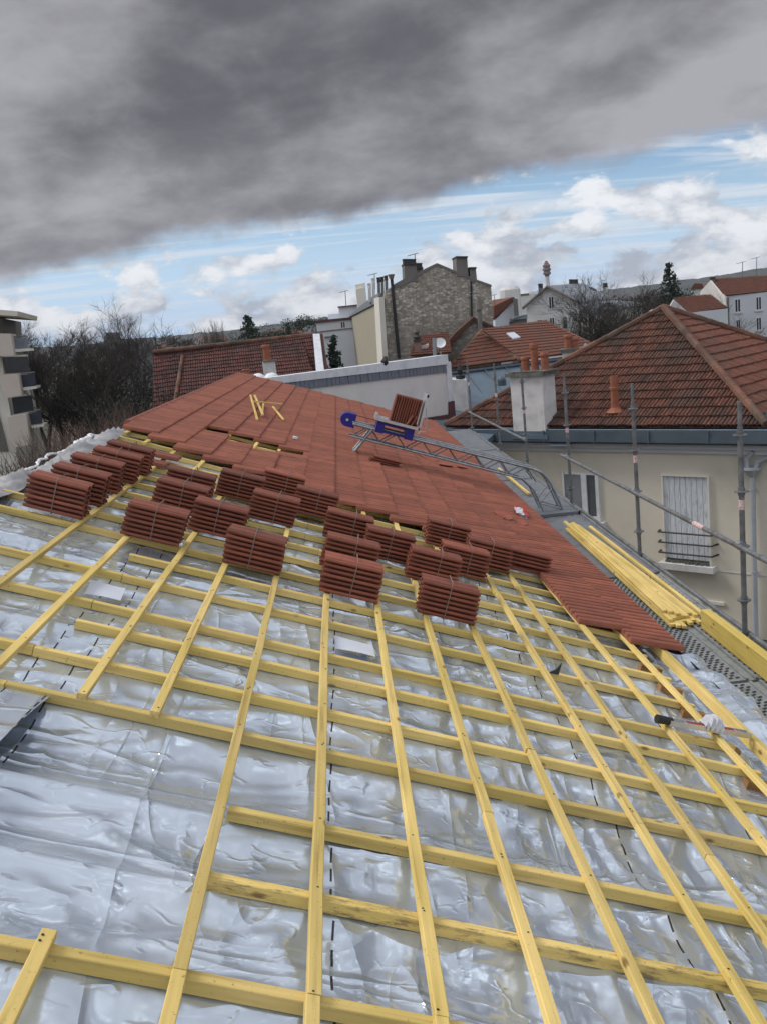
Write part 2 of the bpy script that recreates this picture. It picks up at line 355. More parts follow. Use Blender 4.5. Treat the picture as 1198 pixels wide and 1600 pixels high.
# ------------------------------------------------------------------ mesh builder
class MB:
    def __init__(s): s.v = []; s.f = []; s.m = []; s.r = []; s.mi = 0; s.rv = .5
    def add(s, vs, fs):
        o = len(s.v); s.v += [tuple(p) for p in vs]; s.r += [s.rv]*len(vs)
        for f in fs: s.f.append(tuple(i+o for i in f)); s.m.append(s.mi)
    def box(s, a, b, T=None):
        x0, y0, z0 = a; x1, y1, z1 = b
        p = [Vector(q) for q in ((x0,y0,z0),(x1,y0,z0),(x1,y1,z0),(x0,y1,z0),(x0,y0,z1),(x1,y0,z1),(x1,y1,z1),(x0,y1,z1))]
        if T is not None: p = [T @ q for q in p]
        s.add(p, [(0,3,2,1),(4,5,6,7),(0,1,5,4),(1,2,6,5),(2,3,7,6),(3,0,4,7)])
    def tube(s, pts, r, n=8, caps=True):
        pts = [Vector(p) for p in pts]; rs = r if isinstance(r, (list, tuple)) else [r]*len(pts)
        vs = []; N = len(pts); up = None
        for i, p in enumerate(pts):
            t = (pts[min(i+1, N-1)]-pts[max(i-1, 0)]).normalized()
            if up is None: up = Vector((0, 0, 1)) if abs(t.z) < .9 else Vector((1, 0, 0))
            a = t.cross(up).normalized(); b = t.cross(a).normalized(); up = -b if False else up
            for k in range(n):
                th = 2*math.pi*k/n; vs.append(p + (a*math.cos(th)+b*math.sin(th))*rs[i])
        fs = []
        for i in range(N-1):
            for k in range(n):
                k2 = (k+1) % n; fs.append((i*n+k, i*n+k2, (i+1)*n+k2, (i+1)*n+k))
        if caps: fs.append(tuple(range(n-1, -1, -1))); fs.append(tuple((N-1)*n+k for k in range(n)))
        s.add(vs, fs)
    def lathe(s, prof, n=16, T=None):
        vs = []; fs = []
        for r, z in prof:
            for k in range(n):
                th = 2*math.pi*k/n; q = Vector((r*math.cos(th), r*math.sin(th), z)); vs.append(T @ q if T is not None else q)
        for i in range(len(prof)-1):
            for k in range(n):
                k2 = (k+1) % n; fs.append((i*n+k, i*n+k2, (i+1)*n+k2, (i+1)*n+k))
        fs.append(tuple(range(n-1, -1, -1))); fs.append(tuple((len(prof)-1)*n+k for k in range(n)))
        s.add(vs, fs)
    def prism(s, poly, d):                            # poly: list of 3D points, extruded by vector d
        n = len(poly); P = [Vector(p) for p in poly]; d = Vector(d)
        s.add(P+[p+d for p in P], [tuple(range(n-1, -1, -1)), tuple(range(n, 2*n))]+[(i, (i+1) % n, n+(i+1) % n, n+i) for i in range(n)])
    def build(s, name, m, parent=None, M=None, smooth=False, fixn=False):
        me = bpy.data.meshes.new(name); me.from_pydata(s.v, [], s.f)
        ms = m if isinstance(m, (list, tuple)) else [m]
        for q in ms: me.materials.append(q)
        if len(ms) > 1: me.polygons.foreach_set('material_index', s.m)
        at = me.attributes.new('rnd', 'FLOAT', 'POINT'); at.data.foreach_set('value', s.r)
        if smooth: me.shade_smooth()
        me.update()
        if fixn:
            bm = bmesh.new(); bm.from_mesh(me); bmesh.ops.recalc_face_normals(bm, faces=bm.faces); bm.to_mesh(me); bm.free()
        return put(bpy.data.objects.new(name, me), parent, M)
def put(o, parent=None, M=None):
    C.objects.link(o)
    M = M if M is not None else Matrix.Identity(4)
    if parent is not None:
        o.parent = parent; o.matrix_basis = WORLDM.get(parent.name, Matrix.Identity(4)).inverted() @ M
    else: o.matrix_basis = M
    WORLDM[o.name] = M.copy()
    return o
WORLDM = {}
def tag(o, label=None, cat=None, group=None, kind=None):
    if label: o['label'] = label
    if cat: o['category'] = cat
    if group: o['group'] = group
    if kind: o['kind'] = kind
    return o
def empty(name, loc, label=None, cat=None, group=None, M=None):
    o = bpy.data.objects.new(name, None); o.empty_display_size = .2
    put(o, None, M if M is not None else Matrix.Translation(Vector(loc)))
    return tag(o, label, cat, group)
def part(name, m, parent, M, fn, smooth=False, fixn=False):
    b = MB(); fn(b); return b.build(name, m, parent, M, smooth, fixn)
def T(x, y, z): return Matrix.Translation((x, y, z))

# numpy lattice noise
rng = np.random.default_rng(3); _tab = rng.random((256, 256))
def vnoise(x, y):
    xi = np.floor(x).astype(int); yi = np.floor(y).astype(int); fx = x-xi; fy = y-yi
    fx = fx*fx*(3-2*fx); fy = fy*fy*(3-2*fy)
    g = lambda a, b: _tab[a % 256, b % 256]
    return (g(xi, yi)*(1-fx)+g(xi+1, yi)*fx)*(1-fy)+(g(xi, yi+1)*(1-fx)+g(xi+1, yi+1)*fx)*fy
def fbm(x, y, o=4):
    s = 0; a = .5
    for i in range(o): s = s+a*vnoise(x*2**i+17*i, y*2**i+31*i); a *= .5
    return s
def ridge(x, y, o=3):
    s = 0; a = .6
    for i in range(o): s = s+a*(1-np.abs(2*vnoise(x*2**i+7*i, y*2**i+11*i)-1))**4; a *= .5
    return s
# ------------------------------------------------------------------ roof frame: x = down the slope, y = along the eave, z = off the roof
ROOF = Matrix.Rotation(SLOPE, 4, 'Y'); _o = ROOF @ Vector((0, 0, -1.7)); ROOF = Matrix.Translation(_o) @ ROOF
def rw(u, v, h=0): return ROOF @ Vector((u, v, h))

#@@SETTING
# ---- ground and hills
g = MB(); g.add([(-3600, -800, GROUND), (3600, -800, GROUND), (3600, 3400, GROUND), (-3600, 3400, GROUND)], [(0, 1, 2, 3)])
tag(g.build('ground', mat('distant_ground', (.07, .075, .05), .95, 0, .35, .03)), kind='structure')
def hills():
    xs = np.linspace(-2600, 3000, 620); b = MB(); pts = []
    ny = 26
    for j in range(ny):
        yy = 1500+j*40
        for x in xs:
            az = math.degrees(math.atan2(x, yy))
            h = 14+6*math.sin(az*.22+1)+max(0, (az-8))*0.85+max(0, -az-2)*.15
            n = float(fbm(np.array(x/170.), np.array(yy/170.)))*16+float(fbm(np.array(x/14.), np.array(yy/14.)))*13
            k = math.sin(min(1, j/17)*math.pi/2)
            pts.append((x, yy, GROUND+(h+n+6)*k))
    n = len(xs); fs = [(j*n+i, j*n+i+1, (j+1)*n+i+1, (j+1)*n+i) for j in range(ny-1) for i in range(n-1)]
    b.add(pts, fs)
    tag(b.build('hills', mat('wooded_hill', (.034, .042, .040), .95, 0, .75, .035)), kind='structure')
hills()

#@@HOUSE under construction
house = empty('house_under_roofing', rw(.5, 12, 0)+Vector((0, 0, -7)), 'long low house being re-roofed, silver membrane and yellow battens half covered by new red tiles', 'house')
def walls(b):
    e = rw(2.75, 0, -.2); r = rw(-2.13, 0, -.25)
    x0, x1 = r.x-4.6, e.x
    prof = [(x0, GROUND), (x1, GROUND), (x1, e.z), (r.x, r.z), (x0, r.z-1.65)]
    b.prism([(p[0], -2.0, p[1]) for p in prof], (0, 26.3, 0))
part('wall', CREAM, house, None, walls, fixn=True)
part('back_slope', FOILG, house, None, lambda b: b.prism([rw(-2.2, -2, -.12), rw(-2.2, 24.6, -.12), rw(-2.2, 24.6, -.12)+Vector((-4.9, 0, -1.75)), rw(-2.2, -2, -.12)+Vector((-4.9, 0, -1.75))], (0, 0, -.05)))
CB = [(2.22, -2.1), (2.68, .01), (3.12, .03), (3.74, -2.1), (4.17, -2.1), (4.63, -.93), (4.96, -2.1), (5.55, -2.1), (6.03, -.96), (6.48, -2.1)]
v_ = 6.94
while v_ < 24.3: CB.append((v_, -2.1)); v_ += .455
CB = [(1.3, -2.1), (1.76, -2.1)] + CB
BAT = [-2.05, -1.75, -1.40, -1.05, -.66, -.35, 0, .36, .71, 1.05, 1.39, 1.76, 2.03, 2.38, 2.70]
def memb(b, u0, u1, v0, v1, step, hoff=0):
    us = np.arange(u0, u1+step/2, step); vs = np.arange(v0, v1+step/2, step)
    U, V = np.meshgrid(us, vs)
    cv = np.array(sorted(c[0] for c in CB))
    # distance to neighbouring counter-battens -> sag
    idx = np.clip(np.searchsorted(cv, V), 1, len(cv)-1); a = cv[idx-1]; c = cv[idx]
    t = np.clip((V-a)/(c-a), 0, 1); w = (c-a)
    sag = -np.minimum(.055, .10*w)*np.sin(np.pi*t)**.8
    loose = .8-.35*((V < 3.8)*(U < 0))
    wr = .030*(ridge(U*1.1+3*V*.2, V*.9+U*.4, 2)-.3)*loose
    # taut folds radiating off the battens
    fold = .034*(ridge(U*1.3+9+.8*V, V*5.0-1.6*U, 2)-.25)
    fold2 = (.014+.030*np.clip((U-.3)/1.0, 0, 1))*(ridge(U*4.6+V*.9, V*.9+5, 3)-.25)
    q = np.sin(np.pi*t)
    h = -.066+sag+(wr+fold*(.8-.4*np.clip(U, 0, 1))+fold2)*(.25+.75*q)+.02*(fbm(U*2.2, V*2.2, 3)-.45)*q
    # far-right strip rolls down into the gutter
    h = h-.02*np.clip((U-2.78)*5, 0, 1)+.09*np.clip((U-2.98)*6, 0, 1)*(fbm(U*4, V*2.6, 3)-.25)+.05*np.clip((U-3.15)*5, 0, 1)-.25*np.clip(U-3.36, 0, 1)
    h = np.minimum(h, -.030)+hoff
    n = len(us); pts = np.stack([U, V, h], -1).reshape(-1, 3)
    fs = [(j*n+i, j*n+i+1, (j+1)*n+i+1, (j+1)*n+i) for j in range(len(vs)-1) for i in range(n-1)]
    b.add([tuple(p) for p in pts.tolist()], fs)
def memfull(b):
    memb(b, -2.15, 3.43, .2, 6.9, .021)
    memb(b, -2.15, 3.08, 6.87, 10.6, .021)
    memb(b, -2.15, 3.0, 10.5, 24.4, .1)
part('foil_membrane', FOIL, house, ROOF, memfull, smooth=True)
# loose upper sheet lapping over with a lifted edge, left of the open bay
def flap(b):
    nu, nv = 60, 60; pts = []
    for j in range(nv+1):
        v = 2.25+(3.74-2.25)*j/nv; ue = -.84+.05*(v-2.25)/1.49
        for i in range(nu+1):
            s_ = i/nu; u = -2.15+(ue+2.15)*s_
            h = -.045+.085*(s_**3)*math.sin(math.pi*min(1, (3.74-v)/1.49+.0)*.8)+.012*math.sin(5*u+3*v)*s_*(1-abs(2*j/nv-1))
            pts.append((u, v, h))
    b.add(pts, [(j*(nu+1)+i, j*(nu+1)+i+1, (j+1)*(nu+1)+i+1, (j+1)*(nu+1)+i) for j in range(nv) for i in range(nu)])
part('lapped_membrane_sheet', FOIL, house, ROOF, flap, smooth=True)
# membrane bunched over the ridge
def ridge_sheet(b, white=False):
    n = 520; rows = 11; pts = []
    for i in range(n+1):
        v = 2.6+8.6*i/n
        k = fbm(np.array(v*1.7), np.array(3.)); k2 = fbm(np.array(v*5.), np.array(9.))
        top = -.02+.10*float(k); wdt = .16+.22*float(k2)
        for j in range(rows):
            t = j/(rows-1)
            if not white: pts.append((-1.98-.42*t-.1*float(k), v, top*math.sin(math.pi*min(1, t*1.3))-.03-.30*t*t+.10*float(ridge(np.array(v*2.6+t*2), np.array(t*2.5+v*.8), 4)-.3)*min(1, 3*t)))
            else:
                e = -2.30-wdt*.55
                a = t*math.pi*1.25; r = .002+.035*float(k2)*max(0, float(fbm(np.array(v*1.9), np.array(7.)))-.36)*2.2+.014*float(fbm(np.array(v*13.+t*2), np.array(2.+t*3)))
                pts.append((e+.06-r*1.5*math.cos(a), v, -.20+.10*float(k)+r*math.sin(a)*1.2))
    b.add(pts, [(i*rows+j, i*rows+j+1, (i+1)*rows+j+1, (i+1)*rows+j) for i in range(n) for j in range(rows-1)])
part('ridge_membrane', FOILG, house, ROOF, lambda b: ridge_sheet(b), smooth=True)
part('curled_membrane_edge', FOILW, house, ROOF, lambda b: ridge_sheet(b, True), smooth=True)
# timbers
def beam(b, p0, p1, w, h0, h1, ax, seg=.5, jit=.003):
    n = max(2, int(abs(p1[ax]-p0[ax])/seg)); prev = None
    oa = 1-ax; vs = []
    b.rv = random.random()
    for i in range(n+1):
        t = i/n; c = [p0[0]+(p1[0]-p0[0])*t, p0[1]+(p1[1]-p0[1])*t]; c[oa] += random.uniform(-jit, jit); dh = random.uniform(-jit, jit)*.5
        ch = .0025
        for (a, h) in ((-w/2, h0), (w/2, h0), (w/2, h1-ch), (w/2-ch, h1), (-w/2+ch, h1), (-w/2, h1-ch)):
            q = list(c); q[oa] += a; vs.append((q[0], q[1], h+dh))
    fs = []
    for i in range(n):
        for k in range(6):
            k2 = (k+1) % 6; fs.append((i*6+k, i*6+k2, (i+1)*6+k2, (i+1)*6+k))
    fs += [tuple(range(5, -1, -1)), tuple(n*6+k for k in range(6))]
    b.add(vs, fs)
def nails(b, pts, h):
    b.mi = 1
    for x, y in pts:
        for s_ in (-1, 1):
            if random.random() < .55: b.lathe([(.0042, 0), (.0042, .0012)], 6, T(x+random.uniform(-.008, .008), y+s_*.009+random.uniform(-.004, .004), h))
    b.mi = 0
starts = {-1.05: 3.69, -.66: 3.72, -.35: 3.70, -1.40: 3.69, -1.75: 10.4, -2.05: 10.75}
for u in BAT:
    v = starts.get(u, .25); first = {0: 2.20, .36: 2.20, .71: 2.21}.get(u, random.uniform(2.6, 4.6)+(v if v > 1 else 0))
    cuts = [v, first]
    while cuts[-1] < 20: cuts.append(cuts[-1]+random.choice([3.6, 4.05, 4.5, 5.4]))
    cuts[-1] = 24.4
    du = random.uniform(-.006, .006)
    for a, c in zip(cuts[:-1], cuts[1:]):
        def f(b):
            o = random.uniform(-.004, .004)
            w = .052 if u == 2.70 and False else .040
            beam(b, (u+du+o, a+.002), (u+du-o*.5, c-.002), w, -.027, 0, 1, .45, .0025)
            if a < 11: nails(b, [(u+du, cv[0]) for cv in CB if a < cv[0] < min(c, 11) and cv[1] < u], .0002)
        part('batten', [WY, IRON], house, ROOF, f)
for (a, c, u) in ((.3, 2.26, -.365),):
    part('batten', [WY, IRON], house, ROOF, lambda b: (beam(b, (u-.01, a), (u+.004, c), .041, -.027, 0, 1), nails(b, [(u, 2.22)], .0002)))
# doubled eave board
part('eave_board', WY, house, ROOF, lambda b: beam(b, (2.965, .25), (2.965, 24.4), .05, -.055, .012, 1, .5, .002))
for i, (v, us) in enumerate(CB):
    ue = 2.72+random.uniform(.0, .1)
    if v > 4.8: ue = 2.80+random.uniform(-.02, .04)
    joint = {3.74: -.98, 4.17: -1.0, 4.96: -.93, 5.55: -.9}.get(v, random.uniform(-.2, 2.2) if v > 5 else None)
    dv = random.uniform(-.006, .006)
    segs = [(us, ue)] if joint is None or joint <= us+.2 else [(us, joint-.002), (joint+.002, ue)]
    if v > 11.5: segs = [(us, ue)]
    for a, c in segs:
        part('counter_batten', WXD if v in (2.68,) else WX, house, ROOF, lambda b: beam(b, (a, v+dv+random.uniform(-.006, .006)), (c, v+dv), .040, -.070, -.027, 0, .45, .002))
for v in (4.99, 5.5, 5.92, 6.33, 4.55, 4.1):
    part('rafter_end', WOLD, house, ROOF, lambda b: beam(b, (2.70, v), (2.86, v), .065, -.12, -.055, 0))
# ---- laid tiles
PROF = [(0, .006), (.006, .026), (.016, .034), (.044, .034), (.056, .027), (.064, .007), (.082, .003), (.098, .007), (.106, .026), (.118, .034), (.146, .034), (.158, .027), (.166, .007), (.186, .003), (.204, .004), (.212, .010)]
def add_tile(b, u0, v0, L=.42, h=0, lift=.026, tk=.014, du=0, prof=PROF, seg=2, rim=True, sc_=1.0, flatback=False):
    b.rv = random.random(); vs = []; n = len(prof); U = [0, L] if seg == 1 else [0, .03, L-.02, L]
    dh = random.uniform(-.0015, .0015); sk = random.uniform(-.0015, .0015)
    for k, uu in enumerate(U):
        e = -.003 if (k == len(U)-1) and seg != 1 else 0
        for (y, z) in prof:
            vs.append((u0+uu+du, v0+y*sc_+sk*uu/L, h+dh+lift*uu/L+z+e))
    m = len(vs)
    for k, uu in enumerate(U):
        for (y, z) in prof:
            vs.append((u0+uu+du, v0+y*sc_+sk*uu/L, h+dh-.010 if (flatback and k < 2) else h+dh+lift*uu/L+z-tk))
    fs = []; K = len(U)
    for k in range(K-1):
        for i in range(n-1):
            fs.append((k*n+i, (k+1)*n+i, (k+1)*n+i+1, k*n+i+1)); fs.append((m+k*n+i, m+k*n+i+1, m+(k+1)*n+i+1, m+(k+1)*n+i))
        fs.append((k*n, m+k*n, m+(k+1)*n, (k+1)*n)); q = n-1
        fs.append((k*n+q, (k+1)*n+q, m+(k+1)*n+q, m+k*n+q))
    for i in range(n-1):
        fs.append((i, i+1, m+i+1, m+i)); o = (K-1)*n
        fs.append((o+i, m+o+i, m+o+i+1, o+i+1))
    b.add(vs, fs)
COURSE = [(-2.13, 10.95), (-1.78, 10.68), (-1.43, 10.33), (-1.08, 10.14), (-.73, 9.98), (-.38, 9.88), (-.03, 9.72), (.30, 9.42), (.63, 9.40), (.98, 9.22), (1.31, 9.1), (1.66, 9.0), (2.0, 8.92), (2.34, 6.84), (2.69, 6.60)]
GAPS = {-1.43: (12.15, 12.78), -1.08: (11.9, 12.7), -.73: (11.75, 12.62), -.38: (11.9, 12.5)}
def laid(b):
    for ci, (u, v0) in enumerate(COURSE):
        v = v0; j = 0; extra = 0
        while v < 24.6:
            gp = GAPS.get(u)
            if gp and gp[0]-.1 < v < gp[1]: v = gp[1]; continue
            lift = .030
            if v > 20.9 and u < -.9: extra = .012
            add_tile(b, u, v, .42, .013, lift, du=random.uniform(-.004, .004), flatback=True)
            v += .211+random.uniform(-.001, .001); j += 1
part('tile_covering', TILE, house, ROOF, laid)
# ridge caps in the distance and verge rubble
part('ridge_capping', TILE, house, ROOF, lambda b: [b.tube([(-2.16, v, .0), (-2.16, v+.38, .0)], [.06, .055], 8) for v in np.arange(11.4, 24.4, .36)])
part('verge_mortar', CEM, house, ROOF, lambda b: [b.box((u, 24.52+random.uniform(0, .03), -.1), (u+.2, 24.66, .04+random.uniform(0, .03))) for u in np.arange(-2.1, 3.0, .205)])
# gutter
def gutter(b):
    for k in range(6):
        pass
    x0 = rw(3.10, 0, 0).x; z = rw(3.13, 0, -.03).z-.10
    prof = [(x0, z-.02), (x0+.01, z-.08), (x0+.05, z-.12), (x0+.10, z-.12), (x0+.14, z-.08), (x0+.145, z-.0), (x0+.15, z), (x0+.15, z-.085), (x0+.105, z-.13), (x0+.045, z-.13), (x0, z-.09)]
    b.prism([(p[0], -2, p[1]) for p in prof], (0, 26.4, 0))
part('gutter', mat('black_gutter', (.035, .04, .045), .5, .2, .2, 3), house, None, gutter, fixn=True)
# fallen tile behind the last bundle etc. — loose single tiles lying on the battens
def tile_mesh():
    b = MB(); add_tile(b, 0, 0, .42, 0, 0, .016, prof=[(y*1.13, z) for y, z in PROF]); return b.build
LT = [(-1.72, 9.15, .0, 'single red tile lying on the battens behind the left column of bundles, nearer one'), (-1.66, 9.5, .03, 'single red tile leaning on another tile at the edge of the laid tiling'),
      (1.93, 8.28, .0, 'loose red tile poking out under the right-hand bundles beside the tiled strip')]
for u, v, h, lab in LT:
    o = part('roof_tile', TILE2, None, ROOF @ T(u, v, h) @ Matrix.Rotation(random.uniform(-.06, .06), 4, 'Z'), lambda b: add_tile(b, 0, 0, .42, 0, .01, .016, prof=[(y*1.13, z) for y, z in PROF]))
    tag(o, lab, 'roof tile')

#@@BUNDLES
def make_bundle(u, v, n, label, idx):
    G = 'strapped bundles of new tiles set out on the battens'
    rot = random.uniform(-.03, .03)
    M0 = ROOF @ T(u, v, .002) @ Matrix.Rotation(rot, 4, 'Z')
    t = empty('tile_bundle', (0, 0, 0), label, 'tile bundle', G, M=M0)
    return t, M0
tilemesh = []
BPROF = [(0, .022), (.001, .026), (.006, .029), (.014, .027), (.019, .010), (.046, .006), (.056, .010), (.066, .025), (.084, .031), (.112, .031), (.126, .024), (.134, .008), (.146, .008), (.158, .024), (.176, .031), (.204, .030), (.222, .024), (.228, .008), (.243, .005)]
for k in range(3):
    b = MB(); add_tile(b, 0, 0, .405, 0, 0, .009, prof=BPROF); o = b.build('roof_tile', TILE2)
    tilemesh.append(o.data); bpy.data.objects.remove(o)
pt_ = .0340
def strap_mesh(n):
    b = MB(); H = n*pt_+.012; s_ = []
    y0, y1 = -.004, .249
    path = [(y0-.008, .0), (y0-.006, H*.5), (y0-.001, H-.02), (.012, H+.006), (.12, H+.004), (.235, H+.004), (y1, H-.02), (y1+.002, H*.5), (y1, .0), (.12, -.003), (y0-.006, -.001)]
    vs = []
    for (y, z) in path: vs += [(0, y, z), (.009, y, z), (.009, y, z+.0001), (0, y, z)]
    b.tube([(.005, y, z) for y, z in path], .0035, 6)
    return b
STR = {}
for n in (7, 4, 3):
    o = strap_mesh(n).build('strap', STRAP); STR[n] = o.data; bpy.data.objects.remove(o)
BUN = [(-1.81, 6.46, 7, 'tile bundle nearest to the camera in the left ridge-side row of five'),
 (-1.80, 6.95, 7, 'tile bundle second from the front in the ridge-side row of five'),
 (-1.80, 7.50, 7, 'middle tile bundle of the ridge-side row of five'),
 (-1.78, 8.02, 7, 'tile bundle fourth from the front in the ridge-side row of five'),
 (-1.76, 8.52, 7, 'farthest tile bundle of the ridge-side row, beside two loose tiles'),
 (-1.11, 6.33, 7, 'front tile bundle of the second column, standing clear right of the ridge-side row'),
 (-1.10, 7.35, 7, 'tile bundle directly behind the front bundle of the second column'),
 (-1.10, 7.95, 7, 'hindmost tile bundle of the second column, partly hidden by one in front'),
 (-.73, 6.90, 7, 'tile bundle between the second column and the bundle with an askew top tile'),
 (-.38, 6.22, 7, 'tile bundle whose top tile sits askew, nearest of the middle-left bundles'),
 (-.72, 8.45, 7, 'tile bundle at the back, left of two others touching the laid tiles'),
 (-.35, 9.05, 7, 'tile bundle farthest back, half hidden against the edge of the laid tiles'),
 (-.37, 7.80, 7, 'tile bundle straight behind the one with the askew top tile'),
 (-.02, 8.50, 7, 'tile bundle at the back right before the open strip of foil'),
 (.30, 7.75, 7, 'rear one of three tile bundles standing in line at the centre'),
 (.64, 7.40, 7, 'tile bundle just right of the line of three at the centre'),
 (.29, 6.75, 7, 'middle one of three tile bundles standing in line at the centre'),
 (.30, 6.06, 7, 'large-looking front tile bundle of the central line of three'),
 (1.28, 8.50, 7, 'tile bundle at the back of the right group, against the laid tiles'),
 (1.60, 8.00, 7, 'tile bundle at the right of the right group, above a loose tile'),
 (1.30, 7.50, 7, 'tile bundle in the middle of the right group, one place above its front two'),
 (.97, 7.00, 7, 'tile bundle directly behind the front one of the right group'),
 (.99, 6.09, 7, 'front tile bundle of the right group, standing over two battens'),
 (2.02, 8.25, 4, 'low stack of four tiles lying on the laid tiles at the right'),
 (.89, 13.05, 3, 'three tiles stacked alone on the finished tiling below the hoist')]
for i, (u, v, n, lab) in enumerate(BUN):
    t, M0 = make_bundle(u, v, n, lab, i)
    base = .0 if i < 23 else .058
    lean = random.uniform(-.003, .003); leanv = random.uniform(-.002, .004)
    for k in range(n):
        o = bpy.data.objects.new('roof_tile', tilemesh[(k+i) % 3])
        a = random.uniform(-.008, .008); du = random.uniform(-.003, .003)
        if i in (9,) and k == n-1: a = -.05; du = .0
        if i == 24: a += random.uniform(-.05, .05); du += k*.02
        put(o, t, M0 @ T(du+lean*k, random.uniform(-.003, .003)+leanv*k, base+k*pt_) @ Matrix.Rotation(a, 4, 'Z'))
    if n == 7:
        o = bpy.data.objects.new('strap', STR[n]); put(o, t, M0 @ T(.20+random.uniform(-.03, .05), leanv*3, base) @ Matrix.Rotation(random.uniform(-.06, .06), 4, 'Z'))

#@@SMALL THINGS ON ROOF
def lathpile():
    S = [((-1.32, 18.56), (-.85, 14.6), .035, 'longest yellow wood offcut of the crossed pile on the far tiles'), ((-1.2, 18.0), (-.80, 14.9), .10, 'yellow wood offcut lying beside the longest one on the far tiles'),
         ((-.97, 17.3), (-.83, 15.2), .055, 'short yellow wood offcut under the crossed pile on the far tiles'), ((-1.08, 16.2), (-.62, 17.0), .15, 'short wood offcut laid across the top of the crossed pile'),
         ((-.78, 17.2), (-.48, 15.4), .05, 'pale wood offcut pointing away to the right of the crossed pile')]
    for (a, c, h, lab) in S:
        A = Vector((a[0], a[1], h+.04)); B = Vector((c[0], c[1], h+.04)); d = B-A; L = d.length
        ang = math.atan2(d.y, d.x)
        M0 = ROOF @ T(*A) @ Matrix.Rotation(ang, 4, 'Z')
        tag(part('wood_offcut', WX, None, M0, lambda b: b.box((0, -.016, -.013), (L, .016, .010))), lab, 'wood offcut', 'yellow wood offcuts on the laid tiles')
lathpile()
def slab_piece(u, v, h, w, l, rz, m, name, lab, cat, n=7, tk=.012, tilt=0):
    def f(b):
        pts = []
        for k in range(n):
            a = 2*math.pi*k/n+random.uniform(-.25, .25); r = random.uniform(.75, 1.1)
            pts.append((w*r*math.cos(a)/2, l*r*math.sin(a)/2, 0))
        b.prism(pts, (0, 0, tk))
    return tag(part(name, m, None, ROOF @ T(u, v, h) @ Matrix.Rotation(rz, 4, 'Z') @ Matrix.Rotation(tilt, 4, 'X'), f, fixn=True), lab, cat)
slab_piece(1.98, 15.3, .08, .30, .50, .3, BROKEN, 'broken_tile', 'dark red broken tile fragment on the far tiling under the hoist', 'broken tile', tilt=.15)
slab_piece(2.20, 14.8, .07, .36, .30, .9, BROKEN, 'broken_tile', 'flat broken tile fragment just right of the dark red one under the hoist', 'broken tile', tilt=-.1)
slab_piece(2.50, 15.1, .075, .24, .28, .2, BROKEN, 'broken_tile', 'small broken tile fragment farthest right under the hoist', 'broken tile')
slab_piece(2.47, 10.95, .075, .22, .42, .3, BROKEN, 'broken_tile', 'broken tile half lying next to the red and white bag near the eave', 'broken tile', tilt=.1)
slab_piece(2.66, 10.75, .07, .14, .32, -.2, BROKEN, 'broken_tile', 'narrow tile splinter lying between its other half and the eave', 'broken tile', tilt=.1)
slab_piece(-.20, 13.45, .07, .07, .12, .4, PAPER, 'mortar_lump', 'small pale lump lying on the far tiles right of the open slot', 'mortar lump', tk=.03)
def bag(b):
    n = 12; pts = []
    for j in range(n+1):
        for i in range(n+1):
            u = (i/n-.5)*.16; v = (j/n-.5)*.62
            pts.append((u+.05*v, v, .02+.05*float(fbm(np.array(u*20+3), np.array(v*9.))) ))
    b.add(pts, [(j*(n+1)+i, j*(n+1)+i+1, (j+1)*(n+1)+i+1, (j+1)*(n+1)+i) for j in range(n) for i in range(n)])
    b.add([(p[0], p[1], 0) for p in (pts[0], pts[n], pts[-1], pts[n*(n+1)])], [(3, 2, 1, 0)])
    b.mi = 0
    for i, f in enumerate(b.f):
        pass
    o = len(b.m)
    for k in range(n*n):
        j = k//n; i = k % n
        b.m[k] = 1 if (i > n-5 or j > n-3) else 0
tag(part('crumpled_bag', [CLOTH, RED], None, ROOF @ T(2.80, 11.5, .06) @ Matrix.Rotation(-.1, 4, 'Z'), bag), 'crumpled red and white plastic bag lying on the tiles by the eave', 'bag')
def sheet(u, v, w, l, rz, lab, m=PAPER, name='paper_sheet', cat='paper', h=-.055):
    def f(b):
        n = 8; pts = [((i/n-.5)*w, (j/n-.5)*l, .006*math.sin(3*i/n+2*j/n)) for j in range(n+1) for i in range(n+1)]
        k = len(pts); fs = [(j*(n+1)+i, j*(n+1)+i+1, (j+1)*(n+1)+i+1, (j+1)*(n+1)+i) for j in range(n) for i in range(n)]
        b.add(pts, fs); b.add([(p[0], p[1], p[2]-.002) for p in pts], [tuple(reversed(q)) for q in fs])
    tag(part(name, m, None, ROOF @ T(u, v, h) @ Matrix.Rotation(rz, 4, 'Z'), f, smooth=True), lab, cat)
sheet(.545, 5.27, .24, .22, .05, 'white paper square on the foil right of the central dashed line')
sheet(-.93, 5.26, .20, .26, .1, 'white paper square on the foil crossing the left dashed lines')
sheet(1.67, 6.22, .16, .05, .0, 'thin white strip lying on a counter batten below the right bundles', name='paper_strip', h=-.022)
# black torn felt bits
def tri(b): b.prism([(-.035, 0, 0), (.03, 0, 0), (.035, .02, .075), (.01, .01, .028)], (.0, .012, .0))
tag(part('torn_felt', BLACK, None, ROOF @ T(1.83, 5.50, -.02), tri, fixn=True), 'small black torn felt scrap sticking up between two battens', 'felt scrap')
